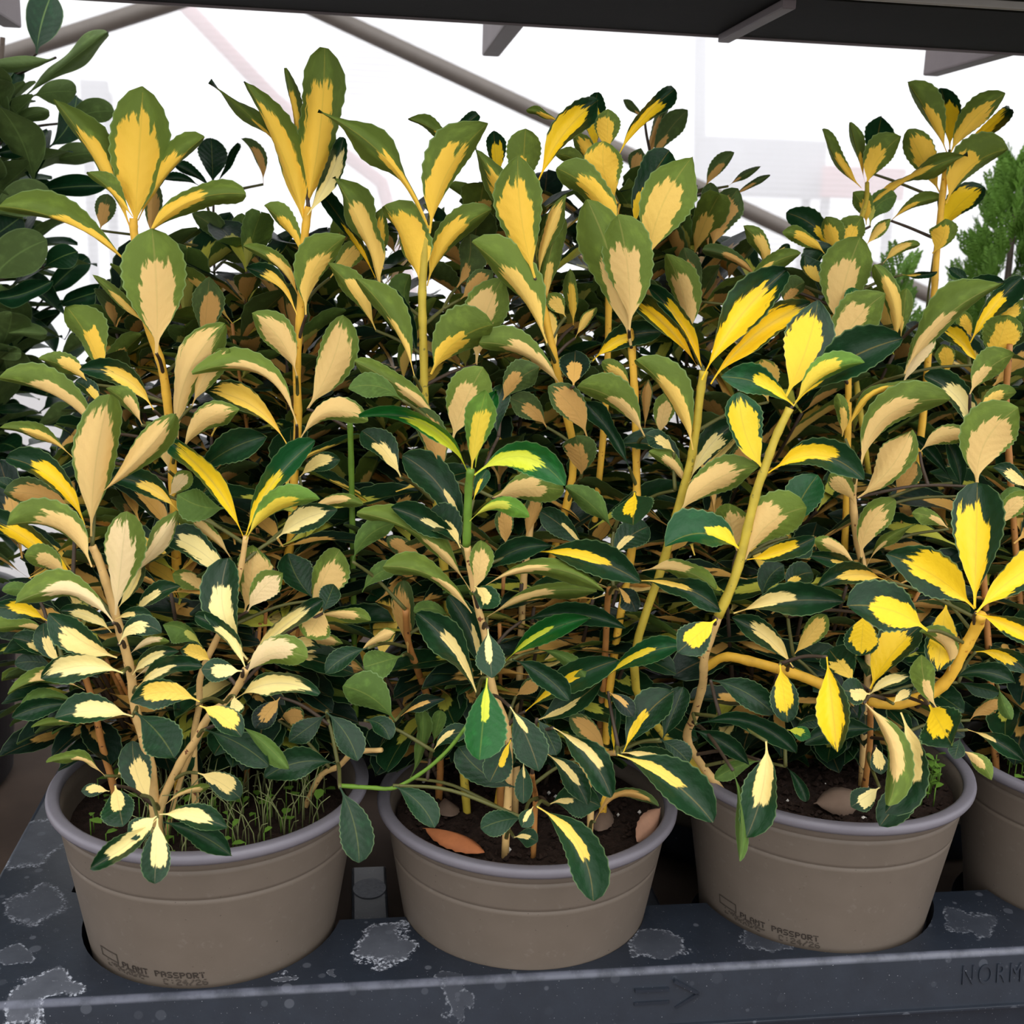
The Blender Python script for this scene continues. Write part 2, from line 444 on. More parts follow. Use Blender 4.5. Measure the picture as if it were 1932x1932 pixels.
# leaves: foot x y, tip x y, bow (% of length, + to the left of its run), left and right half width, side seen,
# amount of yellow, tint, offset from the pot row in cm; each block is a 700 px field of the survey at 2.76 steps per px
LEAVES = '''
@ 0 0
700 1220 745 450 0 150 155 u 7 Y 2
680 1200 280 515 -4 15 115 u 6 Y 2
720 1150 1065 712 6 95 20 u 6 Y 3
690 1130 455 893 -5 20 65 u 4 Y 1
690 1390 -10 1075 -9 20 110 u 5 Y 1
740 1270 1280 1010 14 75 60 u 5 Y 1
815 1840 790 1190 -2 165 150 u 6 C 0
760 1690 480 1430 0 25 45 u 5 M 1
540 1960 345 1595 -5 60 120 u 4 Y 2
470 2000 200 1870 -8 30 70 u 5 M 1
925 2300 1180 1680 12 90 110 u 8 C 0
1060 1790 1090 1440 0 80 85 u 6 D 6
1590 1180 1275 422 -4 45 135 u 7 Y 2
1590 1100 1690 248 -3 125 120 u 7 Y 2.5
1570 800 1490 353 0 20 60 u 6 Y 4
1560 900 1088 428 -4 8 35 u 3 Y 4
1600 1120 1790 715 -5 60 55 t 7 P 1.5
1570 1330 1375 1072 -8 15 75 u 6 Y 2
1595 1640 1800 1232 14 125 60 u 6 M 1
1560 1560 1265 1280 -12 15 60 u 5 M 2
1545 1640 1280 1395 -14 20 60 t 6 M 1
1545 1960 1310 1630 -10 60 90 u 8 C 1
1600 2130 1790 1640 -6 90 120 u 8 C 0
1110 960 1100 722 0 75 80 t 0 G 22
1100 980 900 853 -5 20 45 t 0 G 22
1130 960 1240 745 0 15 25 t 0 G 22
1040 970 845 938 -10 10 35 t 0 G 21
1370 960 1255 722 -12 10 50 u 6 D 22
1230 1330 1000 1110 -8 50 60 u 4 D 15
1380 1400 1150 1330 -12 40 50 u 1 D 14
1330 1310 1260 1110 10 70 60 u 0 G 16
790 1250 800 920 0 50 50 u 7 D 14
520 1200 560 1010 0 50 60 u 6 D 18
190 280 270 -30 4 85 90 t 0 B 15
290 300 -60 340 6 30 50 u 0 B 14
130 500 560 165 0 50 50 u 0 B 16
170 500 400 480 5 60 70 u 0 B 18
350 640 595 580 8 70 60 u 0 B 20
250 770 400 500 -10 60 90 t 0 B 18
20 700 255 580 10 30 40 u 0 B 15
0 740 10 410 0 60 50 t 0 B 13
220 790 -20 800 -6 40 30 t 0 B 14
190 870 540 800 6 60 50 u 0 B 19
180 1000 560 970 3 60 50 t 0 B 15
-30 1130 265 1010 10 90 90 u 0 B 12
-60 1250 110 1130 0 80 80 t 0 B 8
-60 1480 245 1250 8 120 120 u 0 B 8
230 1390 405 1310 5 60 65 t 0 B 10
-60 1560 275 1460 -6 50 50 t 0 B 9
230 1550 460 1340 4 60 70 t 0 B 18
300 1590 590 1500 2 50 70 t 0 B 16
-60 1750 240 1740 5 40 30 u 0 B 12
-60 1860 110 1840 5 40 40 u 0 B 12
@ 600 0
575 1190 0 578 -10 65 75 u 3 Y -1
585 1215 885 643 10 160 60 u 6 Y -1
640 800 835 596 5 40 30 t 2 Y 1
760 800 470 616 -6 25 45 u 3 Y 4
535 1500 345 1070 -5 30 150 u 8 Y 0
570 1490 905 1090 12 110 40 u 6 Y 1
330 1520 82 922 -5 40 120 u 6 M 2
300 1450 0 985 -3 30 55 t 3 Y 3
340 1400 350 1080 8 50 45 u 7 Y 3
60 1450 230 1250 0 60 60 u 7 M 6
300 1720 50 1370 -6 45 85 u 5 M 1
500 1960 200 1450 -8 30 100 u 3 M -1
510 1900 290 1500 -14 20 70 t 0 G 0
590 1950 912 1690 12 170 80 u 4 Y -1
510 1650 480 1430 20 90 30 u 0 G 4
1130 1450 1040 810 4 130 120 u 7 Y -1
1120 1400 815 775 -5 60 80 u 7 Y 1
1060 1000 1080 670 0 95 85 u 3 Y 2
930 950 915 682 0 40 60 t 6 Y 4
1150 1450 1300 1012 6 40 50 u 8 M 0
1145 950 1462 520 8 80 70 t 7 Y 0
1450 800 1455 482 5 60 60 t 6 Y 4
1505 790 1510 568 0 70 70 u 7 Y 2
1570 800 1860 465 6 55 55 t 6 Y 2
1560 1060 1490 735 10 110 110 u 9 Y 1
1460 940 1320 690 -4 30 55 u 7 Y 3
1260 640 1085 570 -5 20 25 u 5 Y 5
1560 1250 1242 876 -12 60 110 u 6 Y 0
1440 920 1230 798 -10 30 50 u 2 Y 3
1740 840 1925 573 6 65 60 u 2 D 20
1720 830 1825 538 4 40 30 u 6 D 21
1700 620 1590 518 0 20 25 u 1 D 21
1640 940 1680 770 5 40 50 u 7 D 18
1720 1370 1950 815 8 130 150 u 6 M -1
1640 1200 1830 785 6 90 80 t 1 Y 0
1630 1800 1400 1038 -4 140 130 u 4 C -2
1620 1720 1560 1118 -4 120 150 u 6 C -3
1190 1790 800 1262 -8 40 150 u 5 M -1
1200 1600 1280 1130 8 80 60 u 2 M 1
1290 1650 1205 1525 0 50 50 u 7 M 1
1330 1700 1310 1400 0 40 40 u 6 Y 3
1340 1760 1450 1600 5 25 30 u 8 M 1
825 1900 960 1450 6 120 110 u 7 C 1
740 1560 910 1410 0 60 60 u 7 D 2
720 1500 790 1220 -10 60 110 u 2 D 3
1270 2020 840 1785 -14 40 100 u 6 C -1
1240 1850 1170 1600 0 50 50 u 9 M 1
1430 1880 1790 1730 12 70 60 t 4 Y 0
@ 1232 0
1530 800 1325 428 -3 20 90 u 4 Y 12
1545 780 1500 458 -3 40 80 t 6 Y 14
1545 810 1835 488 8 90 50 u 7 Y 11
1560 830 1860 568 0 40 40 t 8 Y 13
1495 1010 1325 676 0 60 90 u 8 Y 13
1530 1060 1850 775 14 130 40 u 5 Y 11
1110 1080 1640 808 6 40 40 u 5 Y 12
1500 1220 1722 975 10 90 70 t 8 Y 12
1455 1320 1520 1140 -12 80 60 u 7 Y 10
1240 1150 1525 1028 10 45 20 u 3 Y 13
1085 980 880 673 6 15 60 u 4 Y 13
1105 960 1028 636 0 15 40 u 2 Y 13
1130 900 1190 606 0 70 80 t 2 Y 14
1110 970 1290 708 8 100 60 u 5 Y 12
1130 1180 1270 1020 20 60 60 u 1 G 12
1110 1170 1040 1000 -10 40 60 u 5 Y 12
940 1320 693 1108 -12 60 70 t 2 Y 10
970 1340 900 1128 0 50 70 u 7 Y 9
900 1330 673 1205 -10 50 40 u 6 Y 8
1010 1350 1090 1128 8 90 60 u 6 Y 9
1110 1280 1237 1138 5 25 40 u 7 M 9
900 1480 790 1330 20 20 80 t 6 M 6
880 1480 940 1290 30 90 30 t 0 G 7
960 1720 1080 1232 4 150 120 u 6 C 4
1200 1370 1390 1273 12 30 25 u 7 M 8
1260 1800 1150 1378 -10 50 60 u 7 M 3
1290 1760 1320 1500 0 50 40 u 1 M 3
1300 1430 1480 1415 -5 15 25 t 2 M 8
950 1900 1210 1528 10 120 110 u 6 C 1
1010 1660 1050 1500 0 40 50 t 7 L 3
270 980 425 793 6 50 30 u 5 D 16
390 970 562 866 3 18 20 u 1 D 16
420 1020 610 912 3 18 20 u 4 D 15
310 1300 445 983 8 70 100 u 7 D 10
290 1130 300 950 0 45 45 u 5 D 13
290 1310 250 1060 0 20 30 u 8 D 12
590 1430 470 1178 -12 40 60 u 6 M 9
590 1420 710 1272 4 25 30 t 7 M 8
550 1460 258 1300 -10 30 45 u 5 D 7
245 1570 160 1290 0 60 60 u 6 D 9
190 1760 68 1323 -6 60 110 u 6 C 4
480 1500 770 1320 10 60 40 u 3 M 6
255 1980 692 1408 6 120 90 t 7 Y -6
300 2000 818 1578 8 70 80 t 8 Y -5.5
690 2070 860 1566 -4 130 130 t 8 Y -8
740 2100 1302 1763 8 130 95 t 2 Y -8
260 1960 -230 1490 -8 30 60 t 6 Y -4
265 1950 -30 1490 -8 30 55 t 6 Y -4.5
1310 1950 1822 1473 10 120 50 u 4 C -1
1480 1640 1830 1470 8 60 30 t 6 P 0
1300 2000 1450 1700 0 60 60 u 8 P 0
1700 1900 1480 1690 -6 40 50 t 7 Y 0
1650 1790 1922 1448 5 60 70 t 5 Y 2
1760 1900 1850 1640 0 100 90 u 8 Y 1
1660 1760 1600 1620 0 40 40 u 7 Y 3
1780 1700 1932 1560 5 40 50 u 7 Y 4
1660 1500 1540 1398 -3 20 35 t 0 G 8
690 1600 790 1470 15 70 40 u 5 D 5
1540 1950 1510 1790 0 50 50 u 8 Y 3
@ 0 650
475 1000 570 260 3 130 110 u 8 C -6
490 800 914 360 -4 70 60 u 8 C -5.5
440 940 33 588 -14 50 90 t 6 Y -5
475 1160 40 943 -22 20 130 u 6 C -7
400 1240 -60 900 -5 60 80 t 7 Y -3
340 1200 128 1098 -10 50 80 u 6 C -5
590 1450 78 1350 -22 40 100 u 6 P -8
600 1410 660 868 0 90 120 u 8 P -7
640 1250 922 866 -4 60 50 u 8 P -5
610 1380 740 1120 -6 40 30 t 8 P -5.5
620 1560 842 1500 30 60 60 t 6 P -9
610 1630 253 1400 6 90 80 t 6 C -8
580 1500 308 1390 -12 30 50 t 7 P -6.5
640 1710 213 1740 -12 75 75 t 8 P -9
330 1660 228 1450 15 60 50 t 5 C -5
300 1660 63 1528 -10 40 60 t 5 C -4
280 1680 76 1665 -10 50 50 t 0 G -3
440 1800 38 1820 -16 20 60 u 5 C -4
690 1720 932 1598 14 50 40 t 6 P -7
700 1740 937 1638 10 30 40 u 7 P -7
670 1620 882 1545 14 25 30 u 7 P -5.5
710 1790 1052 1680 14 60 40 t 4 P -8
1040 1860 678 1860 -14 85 75 t 7 M -10
600 1430 800 1430 14 40 40 t 3 C -6
700 1400 942 1258 10 60 40 t 4 P -5
1200 1230 858 988 -8 70 90 t 7 P -4
1290 1640 1188 1113 14 120 90 t 6 P -7
1280 1690 1016 1413 -12 40 60 t 5 P -8
1290 1660 1682 1333 5 50 40 t 7 P -7
1270 1730 1602 1630 20 90 70 u 7 P -8
1220 1850 1662 1822 16 60 60 t 8 P -8
1260 1700 1048 1690 0 65 65 t 6 P -10
1220 1830 1225 1930 0 50 50 t 7 P -9
1270 1400 1320 1043 -3 80 110 u 8 C -4
1290 1390 1472 1188 8 70 70 u 8 P -5
1640 1330 1500 1088 8 70 110 t 0 G -3
1620 1400 1770 1068 4 70 110 u 7 C -3
1680 1400 1740 1248 0 60 60 t 0 G -5
1640 1420 1932 1440 10 40 40 u 6 C -4
1690 1370 1600 1530 0 90 90 u 8 C -4
1270 1010 880 506 -8 55 55 t 8 N -5
1280 1000 1642 501 8 90 50 t 4 N -4
1280 1020 1667 805 16 100 30 u 6 N -6
1000 700 1392 478 8 80 70 t 0 G -1
930 870 538 690 -12 50 75 t 4 M -3
880 790 990 660 0 50 50 u 7 P -2
1180 850 923 780 10 90 80 u 0 G -3
1200 1110 898 880 -8 40 60 u 5 C -2
1440 1010 1757 860 8 70 70 t 7 P -4
1590 890 1892 830 14 40 40 u 6 C -2
520 460 0 173 -10 15 130 u 6 C -1
800 340 413 128 -16 60 70 t 6 M -2
520 320 393 193 -8 30 60 t 4 M 0
740 420 550 228 -8 25 70 u 4 C -3
1000 320 1190 18 6 60 70 u 8 C 0
1545 420 1000 150 -26 20 110 u 6 C -1
1500 530 1063 240 -14 60 70 t 8 M -1.5
1560 500 1917 395 26 75 60 u 8 C -2
950 560 1252 340 16 80 60 u 8 C -1
380 590 0 433 -10 20 60 u 6 M 0
380 860 18 770 -8 70 80 u 8 D -2
120 780 -20 700 0 30 40 t 0 G 0
880 660 760 400 -8 60 60 u 8 C 0
1560 690 1772 600 12 50 50 t 7 C -1
1090 1300 898 1195 -10 60 40 u 7 C -2
250 1440 -40 1370 -8 60 50 t 6 Y -4
260 1500 -60 1490 -8 20 60 u 2 C -3
200 1320 10 1280 -12 40 40 u 0 G -2
1050 1570 848 1460 -14 90 30 u 2 G -5
1100 1650 938 1590 -8 60 50 t 8 M -7
1480 1590 1667 1580 16 40 40 t 7 C -4
1500 1560 1787 1560 10 30 30 u 8 C -3
1540 1690 1902 1700 10 40 40 u 9 D -1
@ 600 650
785 680 213 380 -20 45 50 t 5 L -8
800 660 875 238 2 80 75 u 6 N -8
820 640 930 238 5 40 30 t 2 L -7
815 680 1284 735 26 95 80 t 6 L -9
790 920 1102 895 24 40 50 u 5 L -8
810 810 880 650 5 30 40 t 5 N -6
740 1040 440 578 -14 90 110 t 2 C -5
790 1280 203 875 -12 30 110 u 2 C -6
760 1060 380 850 -6 60 70 t 4 P -5.5
740 1060 568 890 -12 80 110 t 4 C -7
810 1290 850 1018 -4 60 70 u 7 C -8
815 1260 850 1377 25 80 70 t 7 C -9
835 1280 1502 1290 18 50 50 u 3 C -8
840 1220 1232 1050 14 60 50 t 0 G -6
1130 1080 1677 1237 8 100 75 t 5 Y -7
800 1400 338 1155 -14 40 80 u 2 C -7
880 1420 1452 1288 10 50 40 u 4 C -5
975 1650 1422 1423 8 60 50 t 4 L -6
885 1480 905 1737 0 80 80 t 5 P -11
830 1830 513 1398 -8 80 90 t 5 C -8
850 1720 678 1308 -8 70 80 t 3 C -6
470 1620 440 1230 0 60 60 u 8 D -3
690 1420 498 1390 -15 50 40 u 0 G -4
1010 1640 1307 1852 8 60 60 t 0 G -8
1080 1910 1572 1640 6 70 80 t 5 Y -7
1130 1960 1482 1740 -6 110 60 t 4 C -7
1060 1440 1602 1480 10 70 60 t 0 G -5
1500 1730 1892 1568 8 70 60 t 5 N -6
1150 1590 1392 1732 12 40 50 u 0 G -7
1560 1260 1652 1392 10 50 60 t 5 D -6
1530 1110 1722 948 10 90 80 t 4 C -4
1540 970 1288 740 -6 50 70 u 0 G -3
1390 1060 1158 868 -4 70 60 t 3 C -4
910 800 1282 760 8 110 80 u 6 C -3
1080 1010 1140 780 0 45 40 u 9 D -2
980 1050 960 850 0 50 50 u 8 D -3
1370 690 1340 478 -5 80 90 u 7 D -1
700 500 860 118 4 120 120 u 6 C -3
640 700 520 330 -4 60 90 u 8 D -3
650 420 188 88 -5 60 70 u 3 C -2
440 290 158 230 -15 70 70 u 0 G -4
430 690 228 450 -8 60 90 t 5 C -2
940 480 970 210 10 60 60 t 0 G -2
960 300 1152 118 10 90 70 u 4 D -1
1330 220 1340 33 0 80 80 t 5 D -3
1400 480 1198 218 -10 80 80 u 8 D -2
1190 430 998 280 -10 70 70 u 5 D 0
1700 480 1348 218 -14 50 110 u 4 C -4
1620 640 1388 298 -5 40 60 t 0 G -3
1860 760 1578 520 -30 30 90 t 5 M -4
1650 770 1640 942 0 100 120 t 6 Y -6
1630 240 1478 88 -8 40 50 u 7 M -1
1700 440 1720 180 0 30 30 u 9 D -1
1780 480 1840 240 5 60 60 u 6 C -2
180 1130 402 928 14 70 50 u 0 G -5
230 1290 422 1158 14 50 50 u 0 G -4
560 1130 358 1008 0 50 50 u 8 D 0
260 1580 38 1712 -8 50 60 t 0 G -6
220 1600 407 1498 8 30 30 u 9 C -5
400 1960 128 1778 -10 80 110 u 0 G -7
440 1620 238 1680 0 80 70 u 0 G -5
1030 1830 1152 1748 0 40 40 u 9 D -4
@ 1232 650
735 320 1102 95 14 90 30 u 6 N -9.5
735 320 353 168 -10 60 90 t 4 N -9
580 660 450 248 8 80 110 t 8 N -8
600 300 560 78 0 80 80 u 9 M -3
600 670 1097 705 22 100 70 t 5 Y -9
205 550 -92 78 -10 25 130 u 6 M -5
130 890 552 638 12 110 80 u 7 C -6
190 710 430 408 8 80 60 t 6 P -4.5
185 720 522 378 -2 20 40 t 6 P -5
370 660 542 528 0 60 60 u 8 D -2
185 750 -22 558 -10 30 60 u 6 C -4
110 560 -42 468 -8 50 50 t 5 C -4
470 1085 63 1050 -20 60 150 t 2 N -9
480 1120 800 848 14 150 110 u 6 C -9
490 1120 842 1005 -4 50 60 t 6 Y -9.5
440 1080 400 828 5 70 100 u 7 C -7
700 1000 860 678 6 110 100 t 2 N -5
840 1000 740 1107 0 60 60 t 0 G -7
-60 1180 327 1277 14 60 50 u 4 C -7
-60 1230 357 1387 10 60 70 t 4 M -8
330 1430 128 1602 0 90 90 t 6 Y -12
420 1400 1000 1343 6 90 70 t 3 C -9
730 1680 410 1423 -8 60 70 t 6 C -10
730 1620 902 1408 0 50 60 u 8 M -6
700 1290 832 1188 20 70 60 t 3 M -6
570 1320 682 1148 14 70 60 t 0 G -6
1220 1230 848 1275 -14 50 60 t 5 M -8
1085 1110 1262 808 14 80 90 u 7 C -4
1065 800 1347 443 -8 90 80 u 9 C -4
1080 660 1547 285 22 130 60 u 6 C -5
1050 830 918 678 -8 50 60 u 8 C -3
1675 1375 1216 1090 -6 110 120 t 7 Y -12
1675 1375 1690 718 0 130 130 t 7 Y -11.5
1685 1395 2112 1088 6 100 110 t 8 Y -12
1680 1400 2052 1572 4 60 60 t 6 Y -13
1430 1490 1008 1360 -10 110 140 t 6 Y -13
1540 1700 1388 1498 -25 20 80 u 6 C -11
1100 1400 1080 1622 0 90 90 t 8 Y -9
1530 1330 1480 1702 0 90 80 t 9 Y -9
1130 1800 1392 1468 6 120 70 t 7 Y -11
1050 1760 918 1588 0 90 100 t 5 M -12
1130 1820 978 1800 0 60 70 t 5 C -13
1120 1830 1342 1728 8 40 30 t 8 P -11
1250 1870 1347 1798 5 30 30 t 8 C -12
1560 1740 1887 1765 14 60 40 t 0 G -9
1590 1760 1802 1812 0 30 50 t 0 G -8
1680 1600 1962 1722 14 50 60 t 5 Y -8
1690 740 1902 328 14 150 120 u 7 C -5
1680 500 1413 163 -14 50 90 t 6 P -3
1390 560 1652 488 18 60 50 u 8 C -2
1650 260 1882 48 10 100 60 u 3 C -3
1700 370 1892 248 14 60 40 u 6 M -3
1260 790 1372 608 0 60 70 u 9 D -1
1000 490 1412 208 22 30 30 u 6 Y -4
985 480 958 258 -8 40 40 u 5 M -3
1960 760 1768 640 -10 40 50 t 6 C -4
1560 720 1348 478 -5 25 35 t 0 G -2
1600 790 1518 488 -8 30 50 t 0 G -3
1800 960 1962 778 10 60 60 u 7 C -5
1780 860 1934 758 8 40 40 u 0 G -4
1060 1150 838 1018 -8 50 40 u 7 C -4
1080 1190 798 1100 -8 40 40 t 3 M -5
1110 1160 1372 938 12 25 35 u 2 C -3
1540 960 1348 878 -10 50 40 u 3 C -3
@ 0 1232
410 270 63 337 -8 60 50 t 0 G -5
400 260 98 300 -16 20 50 u 0 G -4
690 330 283 340 -8 60 90 t 6 P -9
705 310 907 547 6 110 110 t 0 G -10
1040 275 1257 437 8 75 65 t 7 M -11
1070 400 1402 590 6 70 80 t 0 G -8
1240 370 1507 607 4 40 50 u 0 G -9
795 790 690 458 8 80 80 t 6 C -7
1030 625 1252 757 6 65 65 t 7 C -7
860 790 1092 698 8 25 20 u 7 C -6
600 690 640 902 0 80 90 t 4 C -9
570 720 423 720 -5 35 35 t 7 C -8
820 860 468 1122 4 50 60 t 6 P -13
815 850 668 962 0 60 60 t 7 P -13
820 860 805 1202 0 80 75 t 6 P -14
830 840 1187 910 6 70 60 t 6 P -12.5
850 880 1207 1057 6 60 60 t 0 G -11
545 640 243 575 -18 20 45 u 4 C -6
440 370 163 390 -8 20 30 u 2 C -4
600 660 692 558 0 30 40 u 7 C -5
1760 580 1376 652 -12 75 80 t 0 G -8
1700 320 1503 462 0 60 60 t 0 G -6
1700 310 1862 562 8 80 70 t 0 G -9
1460 230 1328 392 0 60 60 t 6 D -5
1450 350 1582 340 10 50 50 u 9 D -3
1770 700 1870 1092 6 95 90 t 0 G -14
@ 600 1232
880 130 840 557 0 130 95 t 3 L -13
1000 280 1150 617 4 90 90 t 1 C -12
1140 340 1242 532 4 55 55 t 0 G -10
1225 390 1527 752 10 85 75 t 5 C -11
1005 450 895 672 0 75 75 t 4 Y -11
1030 700 733 488 10 80 90 t 0 G -9
1070 560 1070 784 0 50 50 t 1 C -10
1185 520 1402 790 8 70 60 t 5 C -10
1350 560 1432 812 6 60 60 t 5 D -8
1200 790 1472 800 14 80 100 t 2 C -10
1140 800 1432 1292 14 110 95 t 5 M -13
1070 860 848 915 -6 70 65 t 0 G -12
1120 800 1060 907 0 45 40 t 6 C -13
1020 960 1142 982 10 50 50 t 5 C -11
1440 880 1772 800 30 40 20 u 8 D -8
1590 520 1852 198 8 100 80 t 4 Y -9
1790 460 1902 178 0 60 60 t 0 G -8
1540 520 1550 288 0 35 30 t 5 Y -9
1580 520 1882 607 8 60 60 t 7 C -11
1560 530 2057 884 8 130 80 t 4 M -13
1780 450 1932 572 6 60 60 t 0 G -9
1500 520 1308 338 -10 60 50 u 8 D -7
1510 200 1642 332 4 50 40 t 5 D -8
390 690 607 910 10 70 60 t 0 G -11
480 650 540 288 -8 40 40 u 0 G -6
600 470 640 298 0 40 40 u 0 G -5
600 510 792 408 14 50 50 t 5 C -7
430 330 662 238 8 40 40 t 5 D -6
240 350 372 452 20 60 50 t 0 G -7
@ 1232 1232
662 60 700 362 0 72 78 t 7 Y -11
905 20 960 517 0 80 80 t 9 Y -13
1480 290 1400 8 8 70 60 u 3 C -13
1440 270 1560 487 0 110 130 t 6 Y -14
225 370 744 524 16 55 50 t 0 G -10
190 395 505 587 8 50 50 t 0 G -9
590 460 485 962 6 85 100 t 5 C -14
415 610 450 1084 6 35 30 u 0 G -15
300 140 632 322 8 75 70 t 0 G -9
1100 260 1225 795 16 100 50 u 6 C -14
1290 310 1210 832 14 110 60 t 5 C -13
1430 580 1180 902 0 90 80 t 5 C -12
1180 700 1030 802 0 65 65 t 6 P -12
1160 480 1190 632 0 50 45 t 7 C -9
560 560 323 657 -6 50 40 u 0 G -9
690 590 797 774 8 30 30 t 0 G -8
1180 400 788 470 -8 60 70 t 0 G -6
700 400 822 440 5 40 40 t 5 L -8
1600 505 1765 662 12 40 45 u 5 C -12
1640 400 1942 572 6 50 40 t 1 C -10
1600 440 1570 552 0 40 40 t 0 G -12
1800 180 1870 347 -4 35 35 u 0 G -9
1650 350 1832 250 8 35 40 u 9 D -7
740 390 882 350 10 30 40 t 0 G -8
'''
# ------------------------------------------------------------------ the big structure first: ground, film wall, trolley, tray
def film_material():
    m = NT('greenhouse_film')
    tc = m.n('ShaderNodeTexCoord')
    sx = m.n('ShaderNodeSeparateXYZ')
    m.put(sx.inputs[0], tc.outputs['Object'])
    wv = m.n('ShaderNodeTexWave', bands_direction='Z')
    m.put(wv.inputs['Vector'], tc.outputs['Object'])
    wv.inputs['Scale'].default_value = 26.0
    wv.inputs['Distortion'].default_value = 0.6
    wv.inputs['Detail'].default_value = 1.0
    nz = m.noise(tc.outputs['Object'], 2.5, 3.0)
    col = m.mix(m.math('MULTIPLY', wv.outputs[1], m.step(nz, 0.35, 0.75)), (0.97, 0.97, 0.98, 1), (0.88, 0.875, 0.88, 1))
    df = m.n('ShaderNodeBsdfDiffuse')
    m.put(df.inputs[0], col)
    tl = m.n('ShaderNodeBsdfTranslucent')
    m.put(tl.inputs[0], col)
    tp = m.n('ShaderNodeBsdfTransparent')
    m.put(tp.inputs[0], col)
    a = m.n('ShaderNodeMixShader')
    a.inputs[0].default_value = 0.6
    m.t.links.new(df.outputs[0], a.inputs[1])
    m.t.links.new(tl.outputs[0], a.inputs[2])
    b = m.n('ShaderNodeMixShader')
    b.inputs[0].default_value = 0.55
    m.t.links.new(a.outputs[0], b.inputs[1])
    m.t.links.new(tp.outputs[0], b.inputs[2])
    return m.finish(b)


WALL_Y = 1.9
wall = link_obj('wall_back', box_mesh('wall_back', (-4, WALL_Y, -0.75), (6, WALL_Y + 0.004, 3.2)), film_material())
wall['kind'] = 'structure'

earth = plain('earth', srgb(84, 66, 54), 0.95, 0.2, 14, 0.5, 0.02, 0.8)
bm = bmesh.new()
bmesh.ops.create_grid(bm, x_segments=60, y_segments=60, size=7)
for v in bm.verts:
    v.co.z = R.uniform(-0.006, 0.006)
ground = link_obj('floor', bm_mesh('floor', bm, True), earth, None, (1, 3, -0.75))
ground['kind'] = 'structure'

galv = plain('galvanised_tube', srgb(100, 92, 86), 0.5, 0.5, 40, 0.15)


def wall_tube(x0, y0, x1, y1, Y, rad, name, label):
    a, b = on_y(x0, y0, Y), on_y(x1, y1, Y)
    d = (b - a).normalized()
    a2 = a - d * ((a.z + 0.75) / d.z if d.z > 0 else 0.6)
    b2 = b + d * 0.6
    if d.z < 0:
        b2 = b + d * ((b.z + 0.75) / -d.z)
    o = link_obj(name, tube_mesh(name, [Vector((0, 0, 0)) + (a2.lerp(b2, k / 8) - a2) for k in range(9)], rad, rad, 16),
                 galv, None, a2)
    o['label'] = label
    o['category'] = 'tube'
    return o


wall_tube(560, 0, 1500, 440, 1.72, 0.0165, 'brace_tube', 'grey metal brace tube slanting down to the right in front of the white film')
wall_tube(-8, 110, 330, 2, 1.66, 0.0165, 'brace_tube', 'grey metal brace tube rising to the right behind the dark broad-leaved shrub')

# what shows faintly through the film, outside
pink = plain('pink_paint', srgb(232, 176, 178), 0.7, 0.3, 6, 0.2)
outgrey = plain('grey_paint', srgb(206, 206, 212), 0.7, 0.3, 6, 0.2)


def outside_bar(pts, Y, rad, mat, label):
    P = [on_y(x, y, Y) for x, y in pts]
    o = link_obj('outside_pole', tube_mesh('outside_pole', [p - P[0] for p in P], rad, rad, 10), mat, None, P[0])
    o['label'] = label
    o['category'] = 'pole'
    return o


outside_bar([(300, -40), (520, 190), (720, 345), (800, 640)], 2.15, 0.016, pink, 'pink pole slanting outside the film, seen faintly between the tall shoots')
outside_bar([(1322, -30), (1320, 300), (1318, 900)], 2.15, 0.014, outgrey, 'upright grey pole outside the film, a faint vertical line')


def outside_panel(x0, y0, x1, y1, Y, mat, label):
    a, b = on_y(x0, y0, Y), on_y(x1, y1, Y)
    t_ = thing('signboard', label, 'board', (a.x, Y, -0.75))
    w_, h_ = b.x - a.x, a.z - b.z
    link_obj('board', box_mesh('board', (0, 0, b.z + 0.75), (w_, 0.02, a.z + 0.75), 0.003), mat, t_)
    for q in (0.1, 0.9):
        link_obj('post', box_mesh('post', (w_ * q - 0.01, 0.021, 0), (w_ * q + 0.01, 0.041, b.z + 0.80), 0.002), outgrey, t_)


outside_panel(1556, 312, 1704, 378, 2.3, pink, 'pale pink board outside the film, faint to the left of the tall right-hand shoot')
outside_panel(1326, 256, 1552, 376, 2.36, outgrey, 'pale grey board outside the film, faint to the left of the pink board')
outside_panel(150, 150, 205, 215, 2.3, outgrey, 'small pale grey board outside the film beside the dark broad-leaved shrub')

# ---- trolley: dirty shelf board below, dark rail with ribs above
black_metal = plain('black_metal', srgb(18, 18, 16), 0.8, 0.1, 30, 0.25)
grey_metal = plain('grey_metal', srgb(104, 94, 96), 0.55, 0.4, 30, 0.2)
lip_metal = plain('lip_metal', srgb(150, 146, 140), 0.5, 0.4, 30, 0.2)
board_mat = plain('dirty_board', srgb(64, 52, 44), 0.9, 0.2, 9, 0.7, 0.004, 0.6)
BZ = -0.078
trolley = thing('plant_trolley', 'dark metal plant trolley, its board under the tray and its rail along the top', 'trolley', (0.3, 0.3, -0.75))


def tpart(name, lo, hi, mat, bev=0.0, parent=None):
    c = Vector(lo)
    base = Vector((0.3, 0.3, -0.75))
    l = tuple(lo[i] - base[i] for i in range(3))
    h = tuple(hi[i] - base[i] for i in range(3))
    return link_obj(name, box_mesh(name, l, h, bev), mat, parent or trolley)


